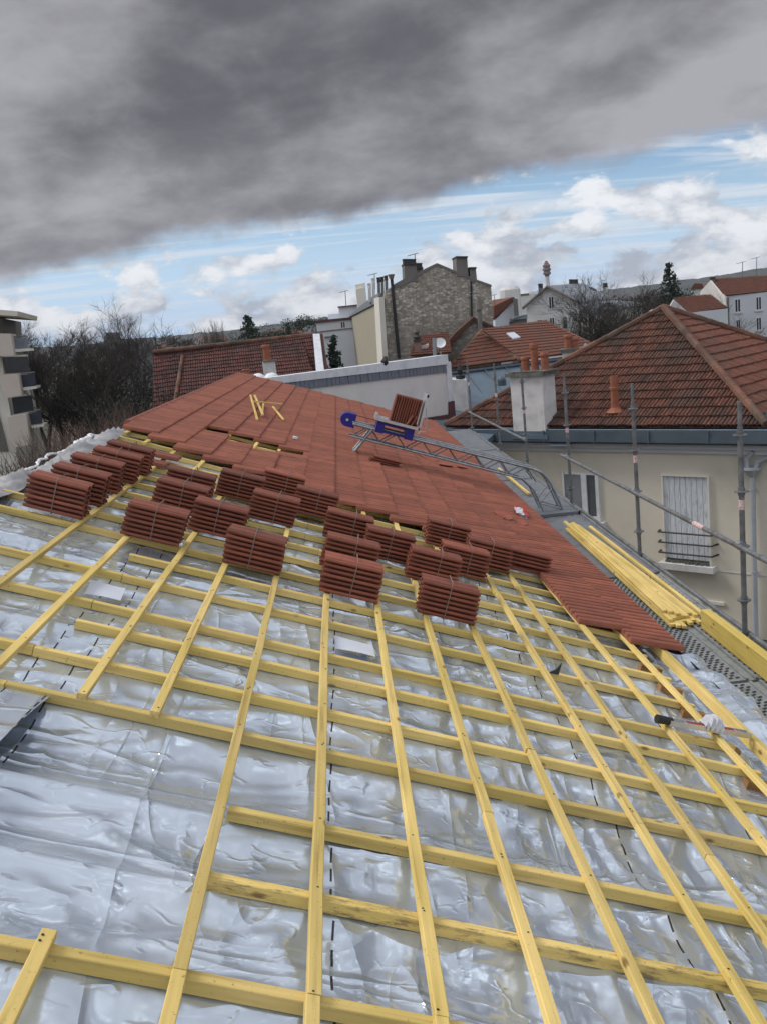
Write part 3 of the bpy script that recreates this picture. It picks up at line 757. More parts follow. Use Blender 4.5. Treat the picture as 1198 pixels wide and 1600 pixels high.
# spirit level / tool with white rag near the eave
M0 = ROOF @ T(2.33, 4.93, .012) @ Matrix.Rotation(.17, 4, 'Z')
tl = empty('guttering_tool', (0, 0, 0), 'long aluminium hand tool with red inserts lying across the battens near the eave', 'tool', M=M0)
def toolbody(b):
    b.box((0.05, -.012, 0), (.60, -.006, .03)); b.box((.05, .035, 0), (.60, .041, .03)); 
    for x in (.05, .16, .30, .40, .50, .585): b.box((x, -.006, .004), (x+.014, .035, .026))
part('frame', ALU, tl, M0, toolbody)
part('grip', BLACK, tl, M0, lambda b: b.tube([(-.03, .014, .02), (.07, .014, .018)], [.026, .022], 10))
for x in (.18, .42): part('insert', RED, tl, M0, lambda b: b.box((x, -.002, .006), (x+.10, .031, .024)))
def rag(b):
    n = 22; pts = []
    for j in range(n+1):
        for i in range(n+1):
            a = i/n; c = j/n
            pts.append((-.06+.12*a+.01*math.sin(6*c), -.04+.09*c, .065*math.sin(math.pi*a)**.5*math.sin(math.pi*c)**.4+.014*math.sin(a*26+c*2)))
    b.add(pts, [(j*(n+1)+i, j*(n+1)+i+1, (j+1)*(n+1)+i+1, (j+1)*(n+1)+i) for j in range(n) for i in range(n)])
tag(part('rag', CLOTH, None, ROOF @ T(2.66, 5.0, .035), rag, smooth=True), 'crumpled white rag resting on the aluminium hand tool', 'rag')

#@@HOIST lying up the roof
HV = 13.8
hoist = empty('roof_hoist', rw(1.5, HV, .3), 'aluminium truss ladder hoist with blue head running up the tiled roof from the eave', 'hoist')
def hp(u, h, dv=0): return rw(u, HV+dv, h)
bend = [(3.30, .46), (3.45, .44), (3.56, .39), (3.66, .30)]
dn = Vector((.25, 0, -.68)).normalized()
def rails(b):
    for dv in (-.15, .15):
        top = [hp(.56, .46, dv)]+[hp(u, h, dv) for u, h in bend]
        e = top[-1]+dn*5.6; b.tube(top+[e], .022, 8)
        b.tube([p+Vector((0, 0, .028)) for p in top[:2]], .011, 6)
        low = [hp(.56, .28, dv), hp(3.2, .28, dv), hp(3.42, .16, dv)]
        e = low[-1]+dn*5.4; b.tube(low+[e], .016, 8)
part('side_rails', GALV, hoist, None, rails)
def lace(b):
    for dv in (-.15, .15):
        us = np.arange(.62, 3.5, .2); 
        for i in range(len(us)-1):
            a, c = (.46, .28) if i % 2 else (.28, .46)
            b.tube([hp(us[i], a, dv), hp(us[i+1], c, dv)], .009, 5)
        p = hp(*bend[-1], dv); q = hp(3.42, .16, dv)
        for i in range(14):
            b.tube([p+dn*(.05+.38*i), q+dn*(.05+.38*i+.19)], .008, 5); b.tube([q+dn*(.05+.38*i+.19), p+dn*(.05+.38*(i+1))], .008, 5)
    for u in np.arange(.65, 3.25, .26): b.tube([hp(u, .46, -.15), hp(u, .46, .15)], .009, 5); 
    for u in np.arange(.78, 3.25, .52): b.tube([hp(u, .28, -.15), hp(u, .28, .15)], .009, 5)
    p = hp(*bend[-1]); 
    for i in range(18):
        c = p+dn*(.12+.28*i); b.tube([c+Vector((0, -.15, 0)), c+Vector((0, .15, 0))], .009, 5)
part('lacing_bars', GALVD, hoist, None, lace)
def head(b):
    n = 12; pts = []
    for k in range(n+1):
        a = math.pi/2+math.pi*k/n; pts.append((.10*math.cos(a), 0, .10*math.sin(a)))
    pts += [(.12, 0, -.10), (.12, 0, .10)]
    b.prism(pts, (0, .30, 0))
part('pulley_head', BLUE, hoist, ROOF @ T(.47, HV-.15, .50), head, fixn=True)
part('pulley_axle', ALU, hoist, ROOF, lambda b: b.tube([(.47, HV-.17, .50), (.47, HV+.17, .50)], .02, 10))
def foot(b):
    for dv in (-.15, .15): b.tube([hp(.86, .45, dv), hp(.68, .06, dv)], .020, 8)
    b.tube([hp(.68, .07, -.2), hp(.68, .07, .2)], .022, 8)
part('support_foot', GALV, hoist, None, foot)
part('cable', IRON, hoist, None, lambda b: b.tube([hp(.50, .58), hp(.90, .58)], .005, 5))
car = empty('hoist_carriage', rw(1.2, HV, .5), 'blue and aluminium carriage riding on the hoist rails under the load of tiles', 'carriage')
part('trolley', BLUE, car, ROOF, lambda b: (b.box((.90, HV-.21, .43), (1.02, HV+.21, .60)), b.box((1.34, HV-.21, .43), (1.46, HV+.21, .60)), b.box((1.02, HV-.19, .555), (1.34, HV-.16, .60)), b.box((1.02, HV+.16, .555), (1.34, HV+.19, .60)), b.box((1.02, HV-.19, .45), (1.34, HV-.165, .48))))
def plat(b):
    b.box((.86, HV-.26, .605), (1.52, HV-.23, .645)); b.box((.86, HV+.23, .605), (1.52, HV+.26, .645)); b.box((.86, HV-.23, .605), (.89, HV+.23, .69)); b.box((.89, HV-.23, .61), (1.50, HV+.23, .625))
part('load_platform', ALU, car, ROOF, plat)
def backr(b):
    for dv in (-.26, .23): b.box((1.50, HV+dv, .56), (1.53, HV+dv+.03, 1.14))
    b.box((1.505, HV-.23, .66), (1.52, HV+.23, 1.10)); b.box((1.50, HV-.26, 1.10), (1.535, HV+.26, 1.14))
part('back_frame', ALU, car, ROOF, backr)
part('brace', ALU, car, ROOF, lambda b: [b.tube([(1.53, HV+dv, .95), (1.64, HV+dv, .62), (1.52, HV+dv, .60)], .008, 5) for dv in (-.25, .25)])
hb = empty('hoisted_tile_load', rw(1.3, HV, .64), 'upright row of red tiles standing on the hoist carriage against its back frame', 'tile load')
for k in range(11):
    o = bpy.data.objects.new('roof_tile', tilemesh[k % 3])
    R_ = Matrix.Rotation(-math.pi/2+.03, 4, 'Y')
    hh = .40 if k < 9 else .25
    put(o, hb, ROOF @ T(1.10+k*.0365, HV-.12+random.uniform(-.01, .01), .628) @ R_)
for k, (uu, vv) in enumerate(((1.34, -.15), (1.40, -.16))):
    o = bpy.data.objects.new('roof_tile', tilemesh[k]); S_ = Matrix.Diagonal((.42, .5, 1, 1))
    put(o, hb, ROOF @ T(uu, HV+vv-.07, .628) @ Matrix.Rotation(-math.pi/2+.35, 4, 'Y') @ S_)

#@@SCAFFOLD
scaf = empty('scaffold_walkway', (3.0, 12, GROUND), 'steel scaffold walkway running along the eave between the roof and the neighbouring facade', 'scaffold')
DZ = -3.0
PY = [1.9, 4.9, 7.94, 10.93, 14.3, 17.7, 20.8, 25.2]
PT = {1.9: -1.2, 4.9: -.9, 7.94: -.94, 10.93: -.955, 14.3: -.99, 17.7: -1.0, 20.8: -1.06, 25.2: -1.15}
for y in PY:
    def f(b):
        b.tube([(3.4, y, GROUND), (3.4, y, PT[y]-.22)], .0242, 12); b.tube([(3.4, y, PT[y]-.22), (3.4, y, PT[y])], .019, 12)
        z = PT[y]-.30
        while z > GROUND:
            b.lathe([(.062, 0), (.062, .009)], 14, T(3.4, y, z)); b.lathe([(.031, -.03), (.031, .04)], 12, T(3.4, y, z)); z -= .5
    p = part('post', GALVD, scaf, None, f)
    part('post_sticker', mat('red_white_label', (.62, .5, .5), .5, 0, .5, 60, dark=(.5, .04, .05)), p, None, lambda b: b.lathe([(.0255, 0), (.0255, .09)], 12, T(3.4, y, -1.9 if y < 20 else -1.8)))
def railp(b, y0, y1, z0, z1, x=3.355): b.tube([(x, y0, z0), (x, y1, z1)], .0242, 12)
part('guard_rail', GALVD, scaf, None, lambda b: railp(b, 1.7, 14.6, -2.17, -2.29))
part('guard_rail', GALVD, scaf, None, lambda b: railp(b, 17.5, 25.4, -2.39, -2.52))
part('rail_sticker', MATS['red_white_label'], scaf, None, lambda b: b.tube([(3.355, 8.72, -2.2353), (3.355, 8.98, -2.2378)], .0255, 12))
for y in (7.94, 10.93, 14.3, 17.7, 25.2):
    part('coupler', GALV, scaf, None, lambda b: b.tube([(3.378, y-.035, -2.17-.0093*(y-1.7) if y < 15 else -2.39-.0165*(y-17.5)), (3.378, y+.035, -2.17-.0093*(y-1.7) if y < 15 else -2.39-.0165*(y-17.5))], .042, 10))
# decks
def deck_solid(y0, y1, z):
    def f(b):
        b.box((2.56, y0, z-.05), (3.31, y1, z)); b.box((2.555, y0, z-.06), (2.585, y1, z+.015)); b.box((3.285, y0, z-.06), (3.315, y1, z+.015))
        b.box((2.585, y0+.01, z), (3.285, y0+.05, z+.004)); b.box((2.585, y1-.05, z), (3.285, y1-.01, z+.004))
    part('deck_panel', [DECK], scaf, None, f)
for a, c, z in ((9.95, 13.3, -3.0), (13.42, 16.6, -2.97), (16.65, 20.7, -2.97), (20.75, 25.2, -2.97)): deck_solid(a, c, z)
part('deck_joint', HOLE, scaf, None, lambda b: b.box((2.73, 13.3, -3.06), (3.30, 13.42, -3.03)))
def deck_perf(b, y0, y1, z):
    b.box((2.57, y0, z-.05), (2.93, y1, z)); b.box((2.934, y0, z-.04), (2.986, y1, z-.006)); b.box((2.99, y0, z-.05), (3.30, y1, z))
    for xa, xb in ((2.57, 2.93), (2.99, 3.30)):
        for q in (xa, xb-.02): b.box((q, y0, z), (q+.02, y1, z+.012))
    b.mi = 1
    i = 0; y = y0+.04
    while y < y1-.05:
        off = .0 if i % 2 else .026
        for xa, nk in ((2.605, 5), (3.02, 4)):
            for k in range(nk):
                x = xa+off+k*.055
                b.add([(x, y, z+.003), (x+.034, y+.012, z+.003), (x+.034, y+.036, z+.003), (x, y+.024, z+.003)], [(0, 1, 2, 3)])
        y += .050; i += 1
    b.mi = 0
part('deck_panel', [DECKM, HOLE], scaf, None, lambda b: deck_perf(b, 3.6, 6.75, DZ))
part('deck_panel', [DECKM, HOLE], scaf, None, lambda b: deck_perf(b, 6.80, 9.9, DZ))
part('transom', GALVD, scaf, None, lambda b: [b.tube([(2.55, y+.06, -3.10), (3.4, y+.06, -3.10)], .0242, 10) for y in PY])
part('ledger', GALVD, scaf, None, lambda b: b.tube([(3.44, 1.9, -3.06), (3.44, 25.4, -3.06)], .0242, 10))
# inner posts below deck level
for y in PY[1:]: part('post', GALVD, scaf, None, lambda b: b.tube([(2.62, y, GROUND), (2.62, y, -3.12)], .0242, 10))
# ---- yellow battens stored on the walkway
G = 'bundle of yellow battens stored on the walkway'
for k in range(17):
    row, c = divmod(k, 7); L = random.uniform(3.9, 4.35)
    xs = 2.80+c*.043+row*.006; y0 = 8.08+random.uniform(-.05, .12)+row*.1
    far = (2.86+c*.022+random.uniform(-.01, .01)); z0 = DZ+.018+row*.029
    def f(b):
        a = Vector((xs, y0, z0)); e = Vector((far, y0+L, z0+.0+random.uniform(0, .03))); mid = (a+e)/2+Vector((random.uniform(-.012, .02), 0, random.uniform(0, .012)))
        vs = []; n = 8
        for i in range(n+1):
            t = i/n; p = a*(1-t)**2+mid*2*t*(1-t)+e*t*t
            for dx, dz in ((-.02, 0), (.02, 0), (.02, .027), (-.02, .027)): vs.append((p.x+dx, p.y, p.z+dz))
        b.rv = random.random()
        b.add(vs, [(i*4+q, i*4+(q+1) % 4, (i+1)*4+(q+1) % 4, (i+1)*4+q) for i in range(n) for q in range(4)]+[(3, 2, 1, 0), (n*4, n*4+1, n*4+2, n*4+3)])
    tag(part('stored_batten', WY, None, None, f), 'yellow batten in the bundle lying lengthways on the scaffold walkway', 'batten', G)
def f(b): b.box((3.16, 8.2, DZ+.005), (3.20, 12.4, DZ+.035))
tag(part('stored_batten', WY, None, Matrix.Identity(4), f), 'single yellow batten at the outer edge of the walkway beside the stored bundle', 'batten')
tag(part('timber_beam', wood('beam_wood', 1, (.60, .45, .11)), None, Matrix.Identity(4), lambda b: b.box((3.03, 2.6, DZ+.014), (3.11, 8.02, DZ+.19))), 'thick yellow timber beam on edge along the near walkway', 'beam')
tag(part('stored_batten', WY, None, Matrix.Identity(4), lambda b: b.box((2.50, 0, 0), (2.54, 2.9, .035)), ), 'single pale batten lying alone on the far grey deck near the hoist', 'batten').matrix_basis = T(.33, 14.9, -2.94)

#@@BACKGROUND
def az(x): return 1.76+math.degrees(math.atan((x-599)/FPX))
def front(x, y, dist, turn=0): return Face(x, y, dist, az(x)+90+turn)
def fpoly(b, F, px, depth, y0=0): b.prism([(F.sz(x, y)[0], y0, F.sz(x, y)[1]) for x, y in px], (0, depth, 0))
def wall(F, px, depth, m, parent, name='wall', y0=0): return part(name, m, parent, F.mat(), lambda b: fpoly(b, F, px, depth, y0), fixn=True)
def fdown(F, x0, x1, yt, depth, m, parent, name='wall', zb=GROUND, yt2=None, y0=0):
    (s0, z0), (s1, z1) = F.sz(x0, yt), F.sz(x1, yt2 if yt2 is not None else yt)
    return part(name, m, parent, F.mat(), lambda b: b.prism([(s0, y0, zb), (s1, y0, zb), (s1, y0, z1), (s0, y0, z0)], (0, depth, 0)), fixn=True)
def win(F, x0, y0, x1, y1, parent, pane=DGLASS, frame=FRAME, fw=.07, sill=True, rev=False, mull=True):
    """frame proud of the wall, pane set 2 cm inside it"""
    s0, za = F.sz(x0, (y0+y1)/2); s1, _ = F.sz(x1, (y0+y1)/2); _, zt = F.sz((x0+x1)/2, y0); _, zb = F.sz((x0+x1)/2, y1)
    fw = min(fw, .11*(s1-s0))
    def fr(b):
        b.box((s0, -.035, zb), (s0+fw, .0-.002, zt)); b.box((s1-fw, -.035, zb), (s1, -.002, zt)); b.box((s0+fw, -.035, zt-fw), (s1-fw, -.002, zt)); b.box((s0+fw, -.035, zb), (s1-fw, -.002, zb+fw))
        if mull: b.box(((s0+s1)/2-fw/2, -.033, zb+fw), ((s0+s1)/2+fw/2, -.004, zt-fw))
    w = part('window', frame, parent, F.mat(), fr)
    part('pane', pane, w, F.mat(), lambda b: b.box((s0+fw*.6, -.018, zb+fw*.6), (s1-fw*.6, -.005, zt-fw*.6)))
    if sill: part('sill', CHW, w, F.mat(), lambda b: b.box((s0-.08, -.11, zb-.10), (s1+.08, -.0, zb-.004)))
    return w
def tiled(b, pts, period=.21, course=.36, lift=.045, amp=.055, extra=None):
    """individually stepped pan tiles over a convex polygon; first two points are the eave"""
    P = [Vector(p) for p in pts]; a = (P[1]-P[0]).normalized(); n = a.cross(P[2]-P[0]).normalized()
    if n.z < 0: n = -n
    up = n.cross(a).normalized()
    if up.z < 0: up = -up
    for i in range(3, len(P)): P[i] = P[i]*(n.dot(P[0])/n.dot(P[i]))      # make the outline planar
    q = [((p-P[0]).dot(a), (p-P[0]).dot(up)) for p in P]
    a0, a1 = min(x for x, y in q), max(x for x, y in q); h1 = max(y for x, y in q)
    bm = bmesh.new(); lay = bm.verts.layers.float.new('rnd')
    pr = [(0, .0), (.10, .8), (.26, 1), (.40, .75), (.48, .05), (.56, .05), (.64, .75), (.80, .9), (.92, .6), (1, 0)]
    area = sum(q[i][0]*q[(i+1) % len(q)][1]-q[(i+1) % len(q)][0]*q[i][1] for i in range(len(q)))
    nr = int(h1/course)+1; nc = int((a1-a0)/period)+1
    def inside(x0, x1, y0, y1):
        for i in range(len(q)):
            (ax, ay), (bx, by) = q[i], q[(i+1) % len(q)]
            if area < 0: (ax, ay), (bx, by) = (bx, by), (ax, ay)
            if all((bx-ax)*(y-ay)-(by-ay)*(x-ax) < 0 for x in (x0, x1) for y in (y0, y1)): return False
        return True
    for r in range(nr):
        rj = random.uniform(-.01, .01)
        for c in range(nc):
            x0 = a0+c*period; y0 = r*course
            if not inside(x0, x0+period, y0, y0+course): continue
            rv = random.random(); dh = random.uniform(-.004, .004); dy = random.uniform(-.012, .012)+rj
            rows = []
            for (yy, hh) in ((y0+dy, lift-.028), (y0+dy+.004, lift), (y0+course+.03, 0)):
                row = []
                for t, z in pr:
                    p = P[0]+a*(x0+t*period)+up*yy+n*(hh+dh+z*amp)
                    v = bm.verts.new(p); v[lay] = rv; row.append(v)
                rows.append(row)
            for k in range(2):
                for i in range(len(pr)-1):
                    try: bm.faces.new((rows[k][i], rows[k][i+1], rows[k+1][i+1], rows[k+1][i]))
                    except ValueError: pass
    base = [bm.verts.new(p+n*.0) for p in P]
    for v in base: v[lay] = .2
    bm.faces.new(base)
    for i in range(1, len(P)):
        A, B = P[i], P[(i+1) % len(P)]
        pn = (B-A).cross(n).normalized(); cen = sum(P, Vector())/len(P)
        if (cen-A).dot(pn) > 0: pn = -pn
        bmesh.ops.bisect_plane(bm, geom=bm.verts[:]+bm.edges[:]+bm.faces[:], plane_co=A+pn*.01, plane_no=pn, clear_outer=True)
    bmesh.ops.recalc_face_normals(bm, faces=bm.faces)
    for f in bm.faces:
        if f.normal.dot(n) < -.2: f.normal_flip()
    bm.verts.index_update(); o = len(b.v)
    for v in bm.verts: b.v.append(tuple(v.co)); b.r.append(v[lay])
    for f in bm.faces: b.f.append(tuple(v.index+o for v in f.verts)); b.m.append(0)
    bm.free()
def hipcaps(b, A, B, r=.12, L=.36):
    A, B = Vector(A), Vector(B); d = B-A; n = int(d.length/L); d.normalize()
    for i in range(n+1):
        b.rv = random.random(); s = A+d*(i*L); e = A+d*min((i+1)*L+.05, (B-A).length)
        if (e-s).length > .05: b.tube([s+Vector((0, 0, random.uniform(-.01, .01))), e], [r*.85, r], 8)
def pot(parent, p, r, h, m=TERRA, name='chimney_pot'):
    return part(name, m, parent, T(*p), lambda b: b.lathe([(r*1.0, 0), (r*.92, h*.12), (r*.86, h*.75), (r*1.05, h*.82), (r*1.05, h*.92), (r*.9, h), (r*.6, h), (r*.55, h*.8)], 14), smooth=False)

# ---- neighbouring house with the pyramid roof
NF = Face(697, 668, 28.0, 135.4); NM = NF.mat(); ez = NF.sz(697, 668)[1]
L_ = NF.sz(1196, 655)[0]
nb = empty('neighbour_house', NF.P+NF.e*L_/2+NF.n*L_/2+Vector((0, 0, GROUND)), 'cream house across the gap with brown pyramid tile roof, zinc gutter and shuttered window', 'house')
def lw(s, y, z): return NM @ Vector((s, y, z))
apx = lw(L_/2, L_/2, ez+2.78)
c0, c1, c2, c3 = lw(-.05, -.0, ez), lw(L_, -.0, ez), lw(L_, L_, ez), lw(-.05, L_, ez)
part('wall', CREAM, nb, NM, lambda b: b.box((.15, .35, GROUND), (L_+7, L_-.3, ez-.55)))
rf = part('roof', OLDT, nb, None, lambda b: tiled(b, [c0, c1, apx], .205, .37))
part('roof', OLDT2, nb, None, lambda b: tiled(b, [c1, c2, apx], .205, .37))
part('roof', OLDT, nb, None, lambda b: (tiled(b, [c3, c0, apx], .205, .37), tiled(b, [c2, c3, apx], .205, .37)))
HIPM = old_tiles('hip_cap_tile', (.085, .038, .026), (.19, .082, .052), (.075, .06, .045), .35)
part('hip_caps', HIPM, nb, None, lambda b: (hipcaps(b, c0+Vector((0, 0, .07)), apx+Vector((0, 0, .10)), .11), hipcaps(b, c1+Vector((0, 0, .07)), apx+Vector((0, 0, .10)), .115), hipcaps(b, c2+Vector((0, 0, .07)), apx+Vector((0, 0, .10)), .12)))
# zinc gutter band, then white cornice
zg = [NF.sz(1000, 672)[1], NF.sz(1000, 693)[1], NF.sz(1000, 697)[1], NF.sz(1000, 710)[1]]
XR = L_+7
def zband(b):
    z0, z1 = zg[1], zg[0]
    b.prism([(-.3, -.05, z1), (-.3, -.12, z1-.02), (-.3, -.16, z0+.05), (-.3, -.12, z0), (-.3, .34, z0), (-.3, .34, z1-.1)], (XR+.3, 0, 0))
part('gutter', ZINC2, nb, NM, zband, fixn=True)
def zseam(b):
    s = .4
    while s < XR: b.box((s, -.175, zg[1]+.03), (s+.02, -.10, zg[0]+.005)); s += 1.55
    b.tube([(-.3, -.07, zg[0]+.01), (XR, -.07, zg[0]+.01)], .025, 8)
part('gutter_seams', ZINC, nb, NM, zseam)
part('cornice', CORN, nb, NM, lambda b: (b.box((-.2, .06, zg[2]), (XR, .36, zg[1]-.002)), b.box((-.2, .14, zg[2]-.09), (XR, .355, zg[2]-.002)), b.box((-.15, .25, zg[3]), (XR, .352, zg[2]-.094))))
part('string_line', CORN, nb, NM, lambda b: b.box((.15, .335, NF.sz(1100, 897)[1]), (XR, .352, NF.sz(1100, 897)[1]+.02)))
# upper lean-to zinc at the right corner above the eave
def zl(b): b.prism([(NF.sz(1176, 660)[0], .2, ez-.1), (NF.sz(1230, 655)[0], .2, ez-.1), (NF.sz(1230, 655)[0], .2, ez+.75), (NF.sz(1196, 632)[0], .2, ez+.45)], (0, 4, 0))
part('zinc_upstand', ZINC, nb, NM, zl, fixn=True)
part('wall', CREAM, nb, NM, lambda b: b.box((NF.sz(1215, 655)[0], .5, ez-.6), (XR, 6, ez+.2)))
# the wall surface is at y=.35: windows measured on a parallel face there
WF = Face(697, 668, 28.0, 135.4); WF.P = NF.P+NF.n*.35
def win1():
    F = WF; s0, _ = F.sz(880, 775); s1, _ = F.sz(937, 775); zt = F.sz(905, 738)[1]; zb = F.sz(905, 812)[1]
    M0 = F.mat()
    def fr(b):
        b.box((s0, -.04, zb), (s0+.06, -.002, zt)); b.box((s1-.10, -.07, zb), (s1, -.002, zt)); b.box((s0+.09, -.04, zt-.06), (s1-.10, -.002, zt)); b.box((s0+.09, -.05, zb), (s1-.10, -.002, zb+.13))
        m_ = s0+(s1-s0)*.60; b.box((m_-.08, -.06, zb+.13), (m_+.08, -.004, zt-.06))
    w = part('window', FRAME, nb, M0, fr)
    part('pane', GGLASS, w, M0, lambda b: b.box((s0+.07, -.02, zb+.1), (s0+(s1-s0)*.6, -.005, zt-.03)))
    part('pane', mat('dim_glass', (.10, .11, .12), .15), w, M0, lambda b: b.box((s0+(s1-s0)*.6, -.021, zb+.1), (s1-.08, -.006, zt-.03)))
    part('curtain', WHITE2, w, M0, lambda b: b.box((s0+(s1-s0)*.72, -.026, zb+.14), (s0+(s1-s0)*.84, -.0215, zt-.07))) if False else None
    part('sill', CHW, w, M0, lambda b: b.box((s0-.12, -.22, zb-.14), (s1+.14, 0, zb-.003)))
    part('reveal', CREAM, w, M0, lambda b: b.box((s0-.05, -.012, zt+.004), (s1+.05, .0, zt+.03)))
win1()
def shutterwin():
    F = WF; M0 = F.mat(); s0 = F.sz(1039, 810)[0]; s1 = F.sz(1108, 810)[0]; zt = F.sz(1073, 744)[1]; zb = F.sz(1073, 879)[1]
    w = part('shutter_window', mat('weathered_shutter_paint', (.66, .69, .73), .8, 0, .2, 9, .2, 30, stretch=(4, 4, .5), dark=(.38, .40, .43)), nb, M0, lambda b: [b.box((s0+(s1-s0)*k/8+.006, -.035, zb+.10), (s0+(s1-s0)*(k+1)/8-.006, -.012, zt-.02)) for k in range(8)])
    part('surround', CREAM2, w, M0, lambda b: (b.box((s0-.04, -.09, zb), (s0, 0, zt+.03)), b.box((s1, -.09, zb), (s1+.04, 0, zt+.03)), b.box((s0, -.09, zt), (s1, 0, zt+.03))))
    part('backing', GREYR, w, M0, lambda b: b.box((s0, -.011, zb), (s1, -.004, zt-.02)))
    part('sill', CHW, w, M0, lambda b: b.box((s0-.14, -.26, zb-.16), (s1+.16, 0, zb)))
    part('sill_debris', CEM, w, M0, lambda b: [b.box((x, -.2+random.uniform(0, .1), zb+.0), (x+.05, -.05, zb+.03+random.uniform(0, .03))) for x in np.arange(s0, s1, .07)])
    for k, yy in enumerate((831, 847, 863)):
        z = F.sz(1073, yy)[1]
        part('guard_bar', IRON, w, M0, lambda b: b.tube([(s0-.16, 0, z+.0), (s0-.12, -.22, z), (s1+.12, -.22, z), (s1+.20, 0, z+.02)], .022, 6))
shutterwin()
def lowwin():
    F = WF; M0 = F.mat(); s0 = F.sz(1082, 975)[0]; s1 = F.sz(1122, 975)[0]; zt = F.sz(1105, 948)[1]; zb = zt-1.3
    w = part('window', FRAME, nb, M0, lambda b: (b.box((s0, -.04, zb), (s0+.06, -.002, zt)), b.box((s1-.06, -.04, zb), (s1, -.002, zt)), b.box((s0+.06, -.04, zt-.06), (s1-.06, -.002, zt))))
    part('pane', mat('frosted_pane', (.38, .41, .43), .3, 0, .08, 2), w, M0, lambda b: b.box((s0+.05, -.025, zb), (s1-.05, -.005, zt-.05)))
    part('lintel', CREAM2, w, M0, lambda b: b.box((s0-.3, -.06, zt+.10), (s1+.18, 0, zt+.18)))
lowwin()
# downpipe with hopper
PIPE = mat('grey_painted_pipe', (.40, .43, .48), .5, 0, .1, 3)
def pipe(b):
    F = WF; s = F.sz(1178, 760)[0]; zt = F.sz(1178, 733)[1]; zc = F.sz(1178, 707)[1]
    b.tube([(s, -.12, zt), (s, -.12, GROUND)], .065, 12)
    b.lathe([(.07, -.15), (.19, .0), (.22, .02), (.22, .07)], 12, T(s, -.14, zt))
    b.tube([(s-.10, -.14, zt+.05), (s-.12, -.14, zt+.25), (s-.02, -.14, zt+.38), (s+.02, -.14, zc+.05)], .055, 10)
    b.tube([(s+.10, -.14, zt+.05), (s+.14, -.14, zt+.20), (s+.35, -.14, zt+.30), (s+1.2, -.14, zt+.30)], .055, 10)
    z = zt-.5
    while z > GROUND: b.lathe([(.075, 0), (.075, .05)], 12, T(s, -.12, z)); b.box((s-.03, -.1, z+.01), (s+.03, 0, z+.04)); z -= 2.05
part('downpipe', PIPE, nb, NM @ T(0, .35, 0), pipe)
# big white chimney standing on the gutter
def sgn(): return None
CF = Face(697, 668, 28.0, 135.4); CF.P = NF.P-NF.n*.12; CMt = CF.mat()
cs0, cs1 = CF.sz(798, 620)[0], CF.sz(848, 620)[0]; czt = CF.sz(825, 588)[1]; czb = CF.sz(825, 668)[1]
chim = part('chimney', CHW, nb, CMt, lambda b: b.box((cs0, 0, czb-.2), (cs1, .62, czt)))
part('chimney_cap', CEM, chim, CMt, lambda b: (b.box((cs0-.10, -.10, czt), (cs1+.10, .72, czt+.10)), [b.box((cs0+random.uniform(-.08, 1.0), -.08, czt+.1), (cs0+random.uniform(1.0, 1.2), .6, czt+.13+random.uniform(0, .02))) for k in range(2)]))
part('chimney_base', ZINC, chim, CMt, lambda b: (b.box((cs0-.05, -.05, czb-.32), (cs1+.08, .75, czb-.2)), b.box((cs0-.02, -.02, czb-.2), (cs1+.02, .66, czb-.12))))
for x, hh in ((811, .42), (826, .78), (842, .50)):
    s = CF.sz(x, 580)[0]; pot(chim, CMt @ Vector((s, .3, czt+.10)), .125 if x != 826 else .115, hh)
part('flashing', ZINC, chim, CMt, lambda b: b.prism([(cs1+.10, -.0, czb-.5), (cs1+.75, -.0, czb-.5), (cs1+.75, .5, czb-.2), (cs1+.10, .9, czb+.15)], (0, .05, .1)), fixn=True)
vp = lw(NF.sz(945, 660)[0], .55, ez+.37)
v = part('vent_pipe', TERRA, nb, T(*vp), lambda b: b.lathe([(.24, -.04), (.16, .03), (.115, .09), (.105, .16), (.10, .55), (.12, .56), (.12, .62), (.10, .63), (.10, .92), (.075, .92), (.07, .8)], 16))

# ---- party wall behind our verge
PF = Face(700, 600, 31, 42.2); PM = PF.mat()
pw = empty('party_wall', PF.P+Vector((0, 0, GROUND)), 'long white rendered party wall with pale coping and grey lead band behind the new tiles', 'wall')
sL, sR = PF.sz(405, 592)[0], PF.sz(697, 600)[0]
zA, zB = PF.sz(480, 581)[1], PF.sz(698, 554)[1]
def zz(px, py): return PF.sz(px, py)[1]
part('wall', WALLW, pw, PM, lambda b: b.prism([(sL, 0, GROUND), (sR, 0, GROUND), (sR, 0, zz(697, 580)), (sL, 0, zz(480, 603))], (0, .3, 0)), fixn=True)
def leadb(b):
    n = 46
    for i in range(n):
        t0, t1 = i/n, (i+1)/n; g = .008
        za0, za1 = [zz(480, 604)+(zz(698, 581)-zz(480, 604))*t for t in (t0, t1)]; zb0, zb1 = [zz(480, 591)+(zz(698, 569)-zz(480, 591))*t for t in (t0, t1)]
        b.rv = random.random(); y = -.045-random.uniform(0, .02)
        b.prism([(sL+(sR-sL)*t0+g, y, za0), (sL+(sR-sL)*t1-g, y, za1), (sL+(sR-sL)*t1-g, y, zb1), (sL+(sR-sL)*t0+g, y, zb0)], (0, .04, 0))
part('lead_band', LEAD, pw, PM, leadb, fixn=True)
part('coping', LEADW, pw, PM, lambda b: b.prism([(sL-.1, -.09, zz(480, 591)), (sR+.08, -.09, zz(698, 569)), (sR+.08, -.09, zB), (sL-.1, -.09, zA)], (0, .5, 0)), fixn=True)
part('end_return', LEADW, pw, PM, lambda b: b.prism([(sR, -.06, zz(697, 628)), (sR+.32, -.02, zz(697, 628)), (sR+.32, -.02, zz(697, 566)), (sR, -.06, zz(697, 566))], (0, .4, 0)), fixn=True)
